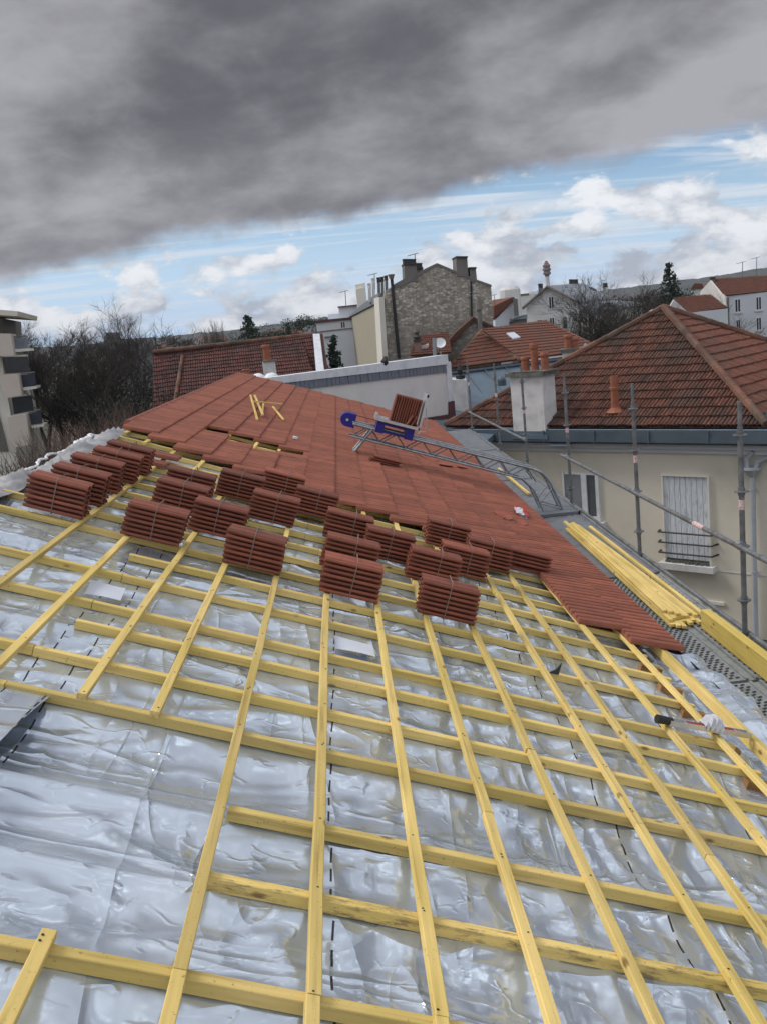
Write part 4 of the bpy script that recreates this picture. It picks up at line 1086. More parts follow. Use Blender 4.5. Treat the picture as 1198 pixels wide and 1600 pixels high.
part('base_flashing', MAROON, pw, PM, lambda b: b.prism([(PF.sz(630, 650)[0], -.05, zz(640, 662)), (sR+.3, -.05, zz(700, 655)), (sR+.3, -.05, zz(700, 628)), (sR+.0, -.05, zz(697, 630)), (sR-.05, -.05, zz(697, 648)), (PF.sz(630, 650)[0], -.05, zz(640, 656))], (0, .1, 0)), fixn=True)
part('roof_bird_stop', BLACK, pw, PM, lambda b: b.lathe([(.06, 0), (.12, .1), (.05, .28)], 8, T(PF.sz(597, 566)[0], -.05, zz(597, 571)) @ Matrix.Rotation(.5, 4, 'Y')))
# low zinc flat in the gap right of our verge
zf = part('low_zinc_roof', ZINC, None, None, lambda b: b.prism([(2.3, 24.9, -3.35), (3.6, 24.9, -3.40), (4.6, 27.6, -3.30), (2.6, 30.5, -3.1), (1.2, 29.0, -3.0)], (0, 0, -.15)), fixn=True)
tag(zf, 'low grey zinc flat roof in the gap between the party wall and the hip-roofed house', 'roof')
# ---- zinc-roofed building with standing seams
zb_ = empty('zinc_roof_building', atd(790, 620, 35)*Vector((1, 1, 0)).length if False else atd(790, 620, 36), 'blue-grey zinc roof with standing seams behind the white chimney', 'building')
A, B_, C_, D_ = atd(700, 586, 36), atd(890, 562, 41), atd(905, 700, 33), atd(700, 700, 30)
part('roof', ZINC, zb_, None, lambda b: b.add([A, B_, C_, D_], [(3, 2, 1, 0)]))
def seams(b):
    n = (B_-A).cross(D_-A).normalized(); n = n if n.z > 0 else -n
    for x0, y0, x1, y1 in ((704, 588, 733, 645), (727, 583, 760, 628), (757, 580, 790, 622), (786, 573, 815, 605), (842, 568, 880, 620)):
        def on(x, y):
            d = ray(x, y); nn = (B_-A).cross(C_-A); t = nn.dot(A)/nn.dot(d); return d*t+n*.03
        b.tube([on(x0, y0), on(x1, y1)], .035, 6)
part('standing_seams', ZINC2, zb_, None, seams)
for x, y in ((783, 594), (742, 630)):
    d = atd(x, y, 34.5); part('roof_vent', ZINC2, zb_, T(*d), lambda b: b.lathe([(.16, -.2), (.16, .0), (.14, .06), (.05, .13)], 12))
part('ridge_trim', ZINC2, zb_, None, lambda b: b.tube([A+Vector((0, 0, .05)), B_+Vector((0, 0, .05))], .07, 6))
F = front(712, 600, 33)
lg = fdown(F, 703, 728, 593, 1.2, CHW, None, 'chimney_stack', yt2=594)
tag(lg, 'low white chimney stack at the end of the party wall carrying a black cowl', 'chimney')
part('cowl', BLACK, lg, F.mat(), lambda b: b.lathe([(.16, 0), (.17, .12), (.07, .16), (.10, .32), (.05, .50), (.02, .56)], 10, T(F.sz(719, 590)[0], .4, F.sz(716, 593.5)[1])))
F = front(895, 560, 37)
wc = fdown(F, 877, 911, 550, 1.0, CHW, None, 'chimney_stack')
tag(wc, 'white chimney stack with two tall orange pots above the zinc roof', 'chimney')
part('cap', CEM, wc, F.mat(), lambda b: b.box((F.sz(875, 550)[0], -.08, F.sz(890, 550)[1]-.02), (F.sz(913, 550)[0], 1.1, F.sz(890, 550)[1]+.12)))
for x, t, r in ((888, 522, .13), (898, 527, .12)):
    s, z0 = F.sz(x, 548); zt = F.sz(x, t)[1]; pot(wc, F.mat() @ Vector((s, .3, z0-.02)), r*1.3, zt-z0)
part('metal_cowl', GALV, wc, F.mat(), lambda b: b.tube([(F.sz(910, 553)[0], .5, F.sz(910, 553)[1]), (F.sz(916, 545)[0], .5, F.sz(914, 541)[1]), (F.sz(922, 550)[0], .5, F.sz(921, 548)[1])], .12, 8))
# ---- second hip roof
h2 = empty('hip_roof_house', atd(820, 540, 48)*Vector((1, 1, 1)).length if False else atd(820, 545, 48), 'red hip-roofed house behind the zinc roof, small skylight in its slope', 'house')
q0, q1, q2 = atd(700, 577, 46), atd(812, 563, 42.5), atd(752, 517, 48.5)
part('roof', OLDT2, h2, None, lambda b: tiled(b, [q0, q1, q2], .22, .36))
q3, q4 = atd(941, 547, 50), atd(852, 503, 54)
part('roof', OLDT2, h2, None, lambda b: tiled(b, [q1, q3, q4, q2], .22, .36))
part('hip_caps', HIPM, h2, None, lambda b: (hipcaps(b, q1, q2, .11), hipcaps(b, q2, q4, .11), hipcaps(b, q3, q4, .11), hipcaps(b, q0, q2, .11)))
def w2(b):
    P = [q0, q1, q3]; dz = Vector((0, 0, -.12)); I = Vector((-.1, .35, 0))
    for a, c in ((q0, q1), (q1, q3)):
        b.prism([a+dz+I, c+dz+I, Vector((c.x, c.y, GROUND))+I, Vector((a.x, a.y, GROUND))+I], (0, .2, 0))
part('wall', MAROON, h2, None, w2, fixn=True)
sk = [(790, 524), (802, 522.5), (812, 530), (800, 532.5)]
def onp(x, y, a, b_, c, off=.0):
    nn = (b_-a).cross(c-a).normalized(); nn = nn if nn.z > 0 else -nn; d = ray(x, y); return d*(nn.dot(a)/nn.dot(d))+nn*off
part('skylight', PAPER, h2, None, lambda b: b.prism([onp(x, y, q1, q3, q4, .06) for x, y in sk], (0, 0, .06)), fixn=True)
# ---- stone gable building
SF = front(690, 500, 56, -6)
st = empty('stone_building', SF.P+Vector((0, 0, GROUND)), 'tall building with bare rubble-stone gable wall and several grey chimney stacks', 'building')
gp = [(604, 640), (777, 640), (766.5, 446), (740, 437), (728, 430), (682, 412.5), (650, 428), (613, 447), (602, 455)]
wall(SF, gp, 12, STONE, st)
part('coping', GREYR, st, SF.mat(), lambda b: (fpoly(b, SF, [(682, 411), (682, 414.5), (740, 439), (767, 448), (767, 445), (740, 435.5)], .5, -.06), fpoly(b, SF, [(682, 411), (682, 414.5), (628, 447), (612, 451), (612, 446), (630, 436)], .5, -.06)), fixn=True)
for x0, x1, t, bt, n in ((631, 650, 413, 440, 3), (652, 663, 417, 432, 2), (712, 729, 402, 432, 1), (733, 742.5, 419, 440, 1)):
    y0 = .3 if x0 != 652 else 1.5
    def f(b): fpoly(b, SF, [(x0, t), (x1, t), (x1+2, bt), (x0+1, bt)], 1.6, y0-.35)
    c = part('chimney', GREYR, st, SF.mat(), f, fixn=True)
    part('cap', DARKPOT, c, SF.mat(), lambda b: fpoly(b, SF, [(x0-.8, t-1.5), (x1+.8, t-1.5), (x1+.8, t+1), (x0-.8, t+1)], 1.8, y0-.45), fixn=True)
    if n > 1:
        for k in range(n*2-1):
            s, z = SF.sz(x0+2+(x1-x0-4)*k/(2*n-2), t-1.5); pot(c, SF.mat() @ Vector((s, y0+.2, z)), .13, .28, DARKPOT)
part('drainpipe', BLACK, st, SF.mat(), lambda b: (b.tube([(SF.sz(611, 432)[0], -.12, SF.sz(611, 432)[1]), (SF.sz(623, 560)[0], -.12, SF.sz(623, 560)[1])], .09, 8), b.tube([(SF.sz(735, 440)[0], -.1, SF.sz(735, 440)[1]), (SF.sz(736, 500)[0], -.1, SF.sz(737, 500)[1])], .06, 6)))
part('flue', GREYR, st, SF.mat(), lambda b: b.tube([(SF.sz(611, 436)[0], -.2, SF.sz(611, 436)[1]), (SF.sz(610.5, 429)[0], -.2, SF.sz(610.5, 429)[1])], [.12, .2], 8))
F2 = Face(604, 500, 55.5, -7)      # side running away from us
F2.n = Vector((-F2.e.y, F2.e.x, 0))
M2 = Matrix.Identity(4)
for i in range(3): M2[i][0], M2[i][1], M2[i][2], M2[i][3] = F2.e[i], F2.n[i], (0, 0, 1)[i], F2.P[i]
def sidep(b, px, d=.25, off=0): b.prism([(F2.sz(x, y)[0], off, F2.sz(x, y)[1]) for x, y in px], (0, d, 0))
CRW = part('side_wall', mat('beige_side_render', (.40, .37, .29), .9, 0, .06, .4), st, M2, lambda b: sidep(b, [(552, 496), (597, 473), (603, 600), (556, 600)]), fixn=True)
part('side_pilaster', CREAM2, st, M2, lambda b: sidep(b, [(596, 465), (604, 463), (612, 600), (603, 600)], .3, .15), fixn=True)
part('side_roof', SLATE, st, M2, lambda b: sidep(b, [(551, 495.5), (598, 472), (601, 457), (590, 463), (570, 478)], .3, .05), fixn=True)
for x, t, bt, m in ((592, 437, 462, GREYR), (597.5, 436, 460, GREYR), (603.5, 434, 462, GREYR), (583.5, 438, 460, CHW), (577.5, 446, 466, CHW)):
    F = front(x, t, 58); c = part('chimney', m, st, F.mat(), lambda b: fpoly(b, F, [(x-2.2, t+4), (x+2.2, t+4), (x+3, bt+6), (x-1.5, bt+6)], .6), fixn=True)
    pot(c, F.mat() @ Vector((F.sz(x, t+4)[0], .3, F.sz(x, t+4)[1])), .12, .3, DARKPOT if m is GREYR else CHW)
F = front(568, 470, 66)
tc_ = fdown(F, 556, 571, 452, 1.2, CREAM2, None, 'chimney_stack', yt2=449)
tag(tc_, 'tall cream chimney stack with a row of small pots left of the stone building', 'chimney')
for k in range(5): pot(tc_, F.mat() @ Vector((F.sz(558+k*2.7, 450)[0], .4, F.sz(558+k*2.7, 451.5-k*.6)[1])), .12, .32, CREAM2)
# lean-to stone gable in front
LF = front(735, 540, 50)
lt = empty('small_stone_house', LF.P+Vector((0, 0, GROUND)), 'small rubble-stone gabled house in front of the tall stone gable with brown roof edge', 'house')
wall(LF, [(690, 600), (785, 600), (778, 516), (757, 506), (739, 497), (716, 523), (694, 547)], 6, STONE, lt)
part('roof', OLDT, lt, LF.mat(), lambda b: (fpoly(b, LF, [(739, 495), (739, 499.5), (716, 527), (692, 553), (688, 546), (712, 519)], 7, -.25), fpoly(b, LF, [(739, 495), (778, 513), (779, 517.5), (739, 499.5)], 7, -.25)), fixn=True)
part('flue_pipe', GREYR, lt, LF.mat(), lambda b: (b.tube([(LF.sz(750, 520)[0], -.3, LF.sz(750, 535)[1]), (LF.sz(746.5, 470)[0], -.3, LF.sz(747, 480)[1])], .12, 8), b.tube([(LF.sz(747, 480)[0], -.3, LF.sz(747, 484)[1]), (LF.sz(746.5, 466)[0], -.3, LF.sz(746.5, 466)[1])], [.2, .1], 8)))
RF2 = front(665, 540, 47)
rr = empty('low_red_roof_house', RF2.P+Vector((0, 0, GROUND)), 'low house with red roof and pinkish chimney between the party wall and the stone gable', 'house')
part('roof', OLDT2, rr, None, lambda b: tiled(b, [atd(640, 557, 46), atd(705, 552, 45), atd(700, 520, 49), atd(650, 527, 50)], .22, .36))
fdown(RF2, 645, 703, 556, 4, GREYR, rr, y0=.8)
c = fdown(RF2, 646, 657, 533, .6, mat('pink_brick_chimney', (.24, .15, .13), .9, 0, .3, 3), rr, 'chimney', zb=RF2.sz(650, 562)[1], y0=-.6)
part('chimney_cowl', DARKPOT, c, RF2.mat(), lambda b: (b.box((RF2.sz(644.5, 530)[0], -.7, RF2.sz(650, 533)[1]), (RF2.sz(658.5, 530)[0], .1, RF2.sz(650, 530.5)[1])), b.lathe([(.12, 0), (.2, .12), (.1, .25), (.14, .34), (.03, .46)], 8, T(RF2.sz(651, 525)[0], -.3, RF2.sz(650, 530.5)[1]))))
part('dormer', CHW, rr, RF2.mat(), lambda b: fpoly(b, RF2, [(658, 541), (669, 537), (669, 551), (658, 551)], 1, -.3), fixn=True)
F = front(686, 540, 42)
dish = empty('satellite_dish', atd(687, 548, 42), 'white satellite dish on a short pole at the end of the party wall', 'satellite dish')
part('reflector', FRAME, dish, T(*atd(687, 537, 42)) @ Matrix.Rotation(rad(60), 4, 'X'), lambda b: b.lathe([(.02, .0), (.13, .02), (.25, .07), (.24, .08), (.12, .03), (.02, .02)], 18))
part('pole', GALV, dish, None, lambda b: (b.tube([atd(688, 540, 42.1), atd(688, 562, 42.1)], .03, 6), b.tube([atd(684, 545, 41.6), atd(689, 548, 42)], .02, 5)))
tag(part('steel_pipe', GALV, None, None, lambda b: b.tube([atd(679, 560, 41), atd(678, 528, 41)], .09, 10)), 'short grey steel flue pipe left of the satellite dish', 'pipe')
# ---- white flat-roofed building left of the stone one
F = front(528, 520, 68, 4)
wb = empty('white_flat_building', F.P+Vector((0, 0, GROUND)), 'white stepped flat-roofed building with maroon roof edges left of the stone building', 'building')
fdown(F, 494, 560, 503, 10, WHITE2, wb, yt2=497)
fdown(F, 528, 560, 480, 7, WHITE2, wb, yt2=476.5, y0=1)
fdown(F, 510, 530, 491, 4, WHITE2, wb, yt2=489, y0=2)
part('roof_edge', MAROON, wb, F.mat(), lambda b: (fpoly(b, F, [(493, 501), (560, 494.5), (560, 498), (493, 505)], .3, -.15), fpoly(b, F, [(527, 478.5), (560, 475), (560, 476.6), (527, 480.5)], .3, .8)), fixn=True)
part('string_course', GREYR, wb, F.mat(), lambda b: fpoly(b, F, [(496, 518), (560, 511), (560, 512.5), (496, 519.5)], .1, -.08), fixn=True)
part('awning', GREYR, wb, F.mat(), lambda b: fpoly(b, F, [(507, 526), (526, 524), (526, 525.5), (507, 527.5)], .3, -.25), fixn=True)
win(F, 532, 502, 540, 513, wb, sill=False, fw=.1)
# ---- brown roofed house at the left
bh = empty('brown_roof_house', atd(370, 560, 50), 'long maroon-brown tiled roof beyond the far left corner of the new tiles', 'house')
t0, t1, b0, b1 = atd(240, 550, 51), atd(489, 523, 51), atd(240, 650, 47.2), atd(497, 612, 47.2)
part('roof', OLDT3, bh, None, lambda b: tiled(b, [b0, b1, t1, t0], .24, .34, amp=.045))
u0, u1, v0, v1 = atd(286, 558, 50.2), atd(474, 540, 50.2), atd(274, 630, 46.6), atd(498, 606, 46.6)
part('lower_roof', OLDT3, bh, None, lambda b: tiled(b, [v0, v1, u1, u0], .24, .34, amp=.045))
part('ridge_tiles', HIPM, bh, None, lambda b: (hipcaps(b, t0, t1, .13)))
part('hip_edge', HIPM, bh, None, lambda b: hipcaps(b, v0+Vector((0, -.05, .05)), u0+Vector((0, -.05, .05)), .10))
part('wall', GREYR, bh, None, lambda b: b.prism([b0+Vector((0, .6, -.1)), b1+Vector((0, .6, -.1)), Vector((b1.x, b1.y+.6, GROUND)), Vector((b0.x, b0.y+.6, GROUND))], (0, 6, 0)), fixn=True)
part('gable_flashing', LEADW, bh, None, lambda b: b.prism([atd(489, 521.5, 50.5), atd(499.5, 521.5, 50.5), atd(508, 590, 47), atd(495, 590, 47)], (0, .3, 0)), fixn=True)
part('gable_verge', OLDT3, bh, None, lambda b: b.prism([atd(500, 521, 50.7), atd(504.5, 521, 50.7), atd(514, 590, 47.2), atd(508, 590, 47.2)], (0, .3, 0)), fixn=True)
def stack(x0, x1, t, bt, dist, m, lab, pots, capm=CEM):
    F = front((x0+x1)/2, t, dist); c = part('chimney_stack', m, None, F.mat(), lambda b: b.box((F.sz(x0, bt)[0], 0, F.sz(x0, bt)[1]-1.2), (F.sz(x1, bt)[0], .7, F.sz(x0, t)[1])))
    part('cap', capm, c, F.mat(), lambda b: b.box((F.sz(x0-1.5, t)[0], -.08, F.sz(x0, t)[1]), (F.sz(x1+1.5, t)[0], .8, F.sz(x0, t-2)[1])))
    for x, r, pt in pots:
        s, z = F.sz(x, t-2); pot(c, F.mat() @ Vector((s, .35, z)), r, F.sz(x, pt)[1]-z)
    return tag(c, lab, 'chimney')
stack(413, 433, 566, 588, 41, CHW, 'white chimney stack with a single fat orange pot in front of the brown roof', [(418.5, .18, 538)])
stack(376, 396, 589, 596, 37, CEM, 'low cement stack with an orange pot peeking over the far corner of the new tiles', [(386, .16, 577)])
stack(355, 368, 592, 597, 38, CEM, 'tiny grey cement stack left of the low orange pot', [])
stack(261.5, 272, 542, 550, 52, CHW, 'small white stack on the left end of the brown roof ridge', [])
tag(part('foil_bundle', FOILW, None, T(*atd(383, 598, 27)), lambda b: [b.lathe([(.02, -.12), (.16, -.1), (.24, .02), (.15, .12), (.02, .15)], 9, T(k*.38, 0, .05*(k % 2)) @ Matrix.Rotation(.5*k, 4, 'X')) for k in range(3)], smooth=True), 'bunched shiny white foil at the far ridge corner of the roof', 'foil')

# ---- white house with grey slate roof
F = front(860, 480, 96, 18); wh = empty('white_gabled_house', F.P+Vector((0, 0, GROUND)), 'large white house with pointed gable and grey slate roof with skylights', 'house')
wall(F, [(822, 600), (905, 600), (903, 471), (857, 448), (822, 480)], 1, WHITE, wh)
fg = F.mat(); G0 = [fg @ Vector((*[F.sz(x, y)[0]], 0, F.sz(x, y)[1])) for x, y in ((818, 482), (856.5, 446), (904, 471))]
rg = atd(912, 442.5, 108); re = atd(951, 465, 103)
part('roof', SLATE, wh, None, lambda b: (b.prism([G0[2], re, rg, G0[1]], (0, 0, -.25))), fixn=True)
part('bargeboard', mat('brown_fascia', (.20, .16, .15), .8), wh, F.mat(), lambda b: (fpoly(b, F, [(818, 483), (856.5, 448.5), (856.5, 446), (817, 480.5)], .6, -.6), fpoly(b, F, [(856.5, 448.5), (904, 473), (905, 471), (856.5, 446)], .6, -.6)), fixn=True)
part('side_wall', WHITE, wh, None, lambda b: b.prism([G0[2]+Vector((0, .3, -.3)), re+Vector((-.1, .3, -.3)), Vector((re.x-.1, re.y+.3, GROUND)), Vector((G0[2].x, G0[2].y+.3, GROUND))], (-.1, .3, 0)), fixn=True)
for a in ((856.5, 463, 865, 482), (858, 496, 866, 511), (879, 494, 885.5, 514), (838, 499, 847, 503.5), (840, 515, 846, 528)): win(F, *a, wh, sill=True, fw=.12)
for x, y in ((897, 458), (905, 456), (926, 455)):
    n_ = 0; p = onp(x, y, G0[2], re, rg, .05)
    e = (re-G0[2]).normalized(); up_ = (rg-re).normalized()
    part('skylight', DARKPOT, wh, None, lambda b: b.prism([p, p+e*1.0, p+e*1.0+up_*1.0, p+up_*1.0], (0, 0, .08)), fixn=True)
for x, t, bt, dd in ((892, 440, 448, 104), (899, 440, 447, 105), (844, 447, 461, 100), (945, 446, 462, 104)):
    F3 = front(x, t, dd); c = part('chimney', GREYR if x != 945 else CHW, wh, F3.mat(), lambda b: fpoly(b, F3, [(x-3.5, t+3), (x+3.5, t+3), (x+3.5, bt+6), (x-3.5, bt+6)], .8), fixn=True)
    for k in (-1.5, 1.5): pot(c, F3.mat() @ Vector((F3.sz(x+k, t+3)[0], .4, F3.sz(x+k, t+3)[1])), .16, .45, DARKPOT)
F = front(930, 500, 94, 20); wg = empty('white_annex', F.P+Vector((0, 0, GROUND)), 'lower white annex with small slate roof right of the pointed gable', 'house')
fdown(F, 906, 975, 487, 6, WHITE, wg, yt2=480)
part('roof', SLATE, wg, F.mat(), lambda b: fpoly(b, F, [(904, 487), (928, 472), (962, 474), (978, 480), (978, 481.5), (906, 488.5)], 6.2, -.3), fixn=True)
for a in ((919, 490, 924.5, 504), (921, 523, 926, 533)): win(F, *a, wg, fw=.12)
F = front(795, 480, 85, -20); ws = empty('red_roof_outhouse', F.P+Vector((0, 0, GROUND)), 'white house end with a dark red mono-pitch roof beside the stone gable', 'house')
wall(F, [(773, 600), (808, 600), (808, 468), (803, 468), (773, 500)], 5, WHITE2, ws)
part('roof', OLDT2, ws, F.mat(), lambda b: fpoly(b, F, [(770, 497), (770, 478), (800, 464), (804, 468)], 5, -.2), fixn=True)
fdown(front(803, 480, 84), 801, 808, 467, .8, GREYR, ws, 'chimney')
F = front(808, 500, 78); gs = fdown(F, 795, 822, 498, 3, GREYR, None, 'shed', yt2=495)
tag(gs, 'small grey shed roofed in slate in front of the pointed white house', 'shed')
part('roof', SLATE, gs, F.mat(), lambda b: fpoly(b, F, [(792, 506), (803, 495), (823, 491), (823, 498), (797, 500)], 3.2, -.2), fixn=True)
F = front(795, 465, 130); vt = part('roof_tank', WHITE, None, F.mat(), lambda b: (b.lathe([(1.4, -4), (1.4, .2), (1.1, .6)], 12, T(F.sz(796, 455)[0], 1, F.sz(796, 455)[1])), b.box((F.sz(782, 465)[0], 0, -6), (F.sz(793, 465)[0], 3, F.sz(787, 467)[1]))))
tag(vt, 'white round tank on a flat white block far behind the red mono-pitch roof', 'tank')
F = front(828, 460, 150); fb = fdown(F, 806, 846, 461, 12, WHITE, None, 'flat_block', yt2=458); tag(fb, 'pale flat-roofed block far behind, left of the pointed white gable', 'building')
part('parapet', GREYR, fb, F.mat(), lambda b: fpoly(b, F, [(806, 460), (826, 458), (826, 461), (806, 463)], .2, -.1), fixn=True)
fdown(F, 826, 846, 456, 8, CHW, fb, 'upper_storey', zb=F.sz(830, 462)[1], yt2=454, y0=1)
# mast
mp_ = atd(855, 447, 330); z0 = mp_.z
mast = empty('radio_mast', (mp_.x, mp_.y, GROUND), 'tall red and white telecom mast with ringed top above the white gable', 'mast')
hz = lambda y: atd(855, y, 330).z
part('tower', WHITE2, mast, None, lambda b: b.tube([(mp_.x, mp_.y, GROUND), (mp_.x, mp_.y, hz(432))], [1.1, .7], 10))
part('aerials', mat('mast_red_white', (.22, .17, .18), .7, 0, .3, 1), mast, None, lambda b: [b.lathe([(r*.6, -.5), (r, -.3), (r, .3), (r*.6, .5)], 10, T(mp_.x, mp_.y, hz(y))) for y, r in ((430, .8), (427, 1.35), (424, 1.1), (421, 1.45), (418, 1.15), (415, 1.3), (412, .8), (409.5, .5))])
part('spine', GREYR, mast, None, lambda b: b.tube([(mp_.x, mp_.y, hz(432)), (mp_.x, mp_.y, hz(408))], .4, 6))
# ---- right-hand houses
F = front(1100, 490, 62, -8); r1 = empty('low_white_house', F.P+Vector((0, 0, GROUND)), 'white house with plain brick-red roof just behind the pyramid roof apex', 'house')
fdown(F, 1070, 1136, 489, 6, WHITE2, r1, yt2=482)
part('gable', CHW, r1, F.mat(), lambda b: fpoly(b, F, [(1036, 500), (1040, 488), (1052, 468), (1076, 490), (1076, 505), (1036, 505)], .5, -.1), fixn=True)
e0, e1, g1, g0 = [F.mat() @ Vector((F.sz(x, y)[0], yy, F.sz(x, y)[1])) for x, y, yy in ((1075, 490, 0), (1136, 481.5, 0), (1136, 481.5, 0), (1075, 490, 0))]
g1 = atd(1109, 461, 67); g0 = atd(1052, 466.5, 66)
part('roof', OLDT2, r1, None, lambda b: tiled(b, [e0, e1, g1, g0], .25, .36))
F = front(1165, 480, 76, -6); r2 = empty('tall_white_house', F.P+Vector((0, 0, GROUND)), 'tall white house at the right edge with red-brown roof and dark windows', 'house')
fdown(F, 1135, 1290, 462, 9, WHITE2, r2, yt2=447)
part('end_wall', WHITE, r2, None, lambda b: b.prism([atd(1134, 466, 76.2), atd(1111, 438, 80), atd(1095, 456, 84), atd(1097, 500, 84), atd(1134, 520, 76.2)], (0, .3, 0)), fixn=True)
e0 = atd(1133, 462.5, 75.7); e1 = atd(1290, 446.5, 77); g1 = atd(1290, 425, 82); g0 = atd(1111, 437, 81)
part('roof', OLDT2, r2, None, lambda b: tiled(b, [e0, e1, g1, g0], .28, .4))
part('downpipe', GREYR, r2, F.mat(), lambda b: b.tube([(F.sz(1136, 465)[0], -.1, F.sz(1136, 465)[1]), (F.sz(1136, 465)[0], -.1, GROUND)], .08, 6))
for a in ((1147, 467, 1156.5, 488), (1180, 463.5, 1189, 484.5), (1149, 499.5, 1156, 514), (1180.5, 496, 1189, 516)): win(F, *a, r2, fw=.13)
F3 = front(1112, 434, 81); c = part('chimney', GREYR, r2, F3.mat(), lambda b: fpoly(b, F3, [(1109, 435), (1116, 434.5), (1117, 446), (1110, 446)], .8), fixn=True)
part('cap', MAROON, c, F3.mat(), lambda b: fpoly(b, F3, [(1108, 433.5), (1117, 432.5), (1117, 435), (1108, 436)], 1, -.1), fixn=True)
F = front(1088, 447, 110); r3 = fdown(F, 1080, 1098, 451, 6, WHITE, None, 'distant_house'); tag(r3, 'small distant house with brown roof between the conifer and the tall white house', 'house')
part('roof', OLDT2, r3, F.mat(), lambda b: fpoly(b, F, [(1078, 452), (1099, 450), (1096, 443), (1084, 443)], 6.4, -.3), fixn=True)
# ---- apartment block at the left edge
F = Face(0, 560, 60, az(0)+90+10); ap = empty('apartment_block', F.P+Vector((0, 0, GROUND)), 'cream apartment block with stacked balconies at the left edge', 'apartment block')
wall(F, [(-120, 560), (2, 556), (24, 690), (40, 780), (-120, 780)], 12, CREAM2, ap)
part('lower_wall', GREYR, ap, F.mat(), lambda b: fpoly(b, F, [(-100, 632), (-2, 640), (14, 705), (-100, 705)], .1, -.12), fixn=True)
part('roof_slab', CREAM, ap, F.mat(), lambda b: (fpoly(b, F, [(-120, 476), (37, 488.5), (36, 496), (-120, 486)], 9, -2.2)), fixn=True)
part('upper_wall', GREYR, ap, F.mat(), lambda b: fpoly(b, F, [(-120, 486), (-2, 496), (2, 556), (-120, 560)], 8, 1.5), fixn=True)
BEIGE = mat('beige_balcony_panel', (.56, .49, .43), .85, 0, .06, .6)
for k, (p, q, r) in enumerate(((((-60, 521), (25, 522), (30, 555), (-60, 559)), ((25, 529), (46, 527), (48, 544), (29, 545)), ((26, 546), (50, 544), (51, 548), (30, 550)))
    , (((8, 584), (36, 583), (41, 615), (15, 620)), ((37, 585), (58, 583), (60, 602), (40, 604)), ((40, 605), (61, 602), (61, 606), (41, 609))),
      (((20, 648), (48, 643), (54, 690), (27, 695)), ((49, 645), (67, 640), (70, 660), (53, 662)), ((53, 663), (72, 661), (72, 664), (54, 667))))):
    bl = part('balcony', BEIGE, ap, F.mat(), lambda b: fpoly(b, F, p, 2.0, -1.9), fixn=True)
    part('balustrade', mat('grey_glass_panel', (.16, .19, .24), .3) if k == 0 else mat('navy_panel', (.02, .025, .05), .4), bl, F.mat(), lambda b: fpoly(b, F, q, .1, -1.0), fixn=True)
    part('slab', CREAM2, bl, F.mat(), lambda b: fpoly(b, F, r, 2.0, -1.1), fixn=True)
    part('handrail', GREYR, bl, F.mat(), lambda b: b.tube([(F.sz(q[0][0], q[0][1]-2)[0], -1, F.sz(q[0][0], q[0][1]-2)[1]), (F.sz(q[1][0], q[1][1]-2)[0], -1, F.sz(q[1][0], q[1][1]-2)[1])], .05, 5))
for (a) in ((((3, 558), (42, 557), (46, 582), (8, 584))), (((17, 622), (48, 618), (52, 642), (21, 648)))):
    part('loggia', DGLASS, ap, F.mat(), lambda b: fpoly(b, F, a, .2, .4), fixn=True)
# street lamp head
lp = empty('street_lamp', atd(1020, 520, 58)*1.0, 'street lamp with white oval head in front of the bare tree', 'street lamp')
part('head', FRAME, lp, T(*atd(1019, 486.5, 52)) @ Matrix.Rotation(-.25, 4, 'Y'), lambda b: b.lathe([(.02, -.1), (.3, -.07), (.36, 0), (.3, .06), (.02, .1)], 14, Matrix.Diagonal((.8, .8, 1, 1))), smooth=True)
part('pole', GREYR, lp, None, lambda b: b.tube([atd(1012, 488, 52), Vector((*atd(1012, 488, 52).xy, GROUND))], .06, 6))
# TV antennas
def antenna(x, y0, y1, dist, lab):
    p = atd(x, y1, dist); q = atd(x, y0, dist); q.x = p.x+.05; q.y = p.y
    o = empty('tv_antenna', p, lab, 'antenna', 'rooftop TV antennas')
    part('mast', GREYR, o, None, lambda b: b.tube([p, q], .028, 5))
    part('aerial', GREYR, o, None, lambda b: (b.tube([q+Vector((-.42, 0, -.05)), q+Vector((.2, .2, .05))], .02, 4), [b.tube([q+Vector((-.42+k*.12, -.2, -.05+k*.02)), q+Vector((-.42+k*.12, .2, -.05+k*.02))], .014, 4) for k in range(6)]))
antenna(648, 397, 414, 57, 'TV antenna above the left chimney of the stone building')
antenna(586, 428, 452, 62, 'TV antenna between the small chimneys left of the stone gable')
antenna(541, 455, 480, 68, 'TV antenna on the upper storey of the white flat building')
antenna(1181, 403, 430, 80, 'TV antenna on the tall white house, right one of two')
antenna(1159, 410, 433, 80, 'TV antenna on the tall white house, left one of two')
antenna(772, 461, 478, 84, 'TV antenna above the dark red mono-pitch roof')
antenna(943, 438, 450, 104, 'TV antenna on the right chimney of the pointed white house')
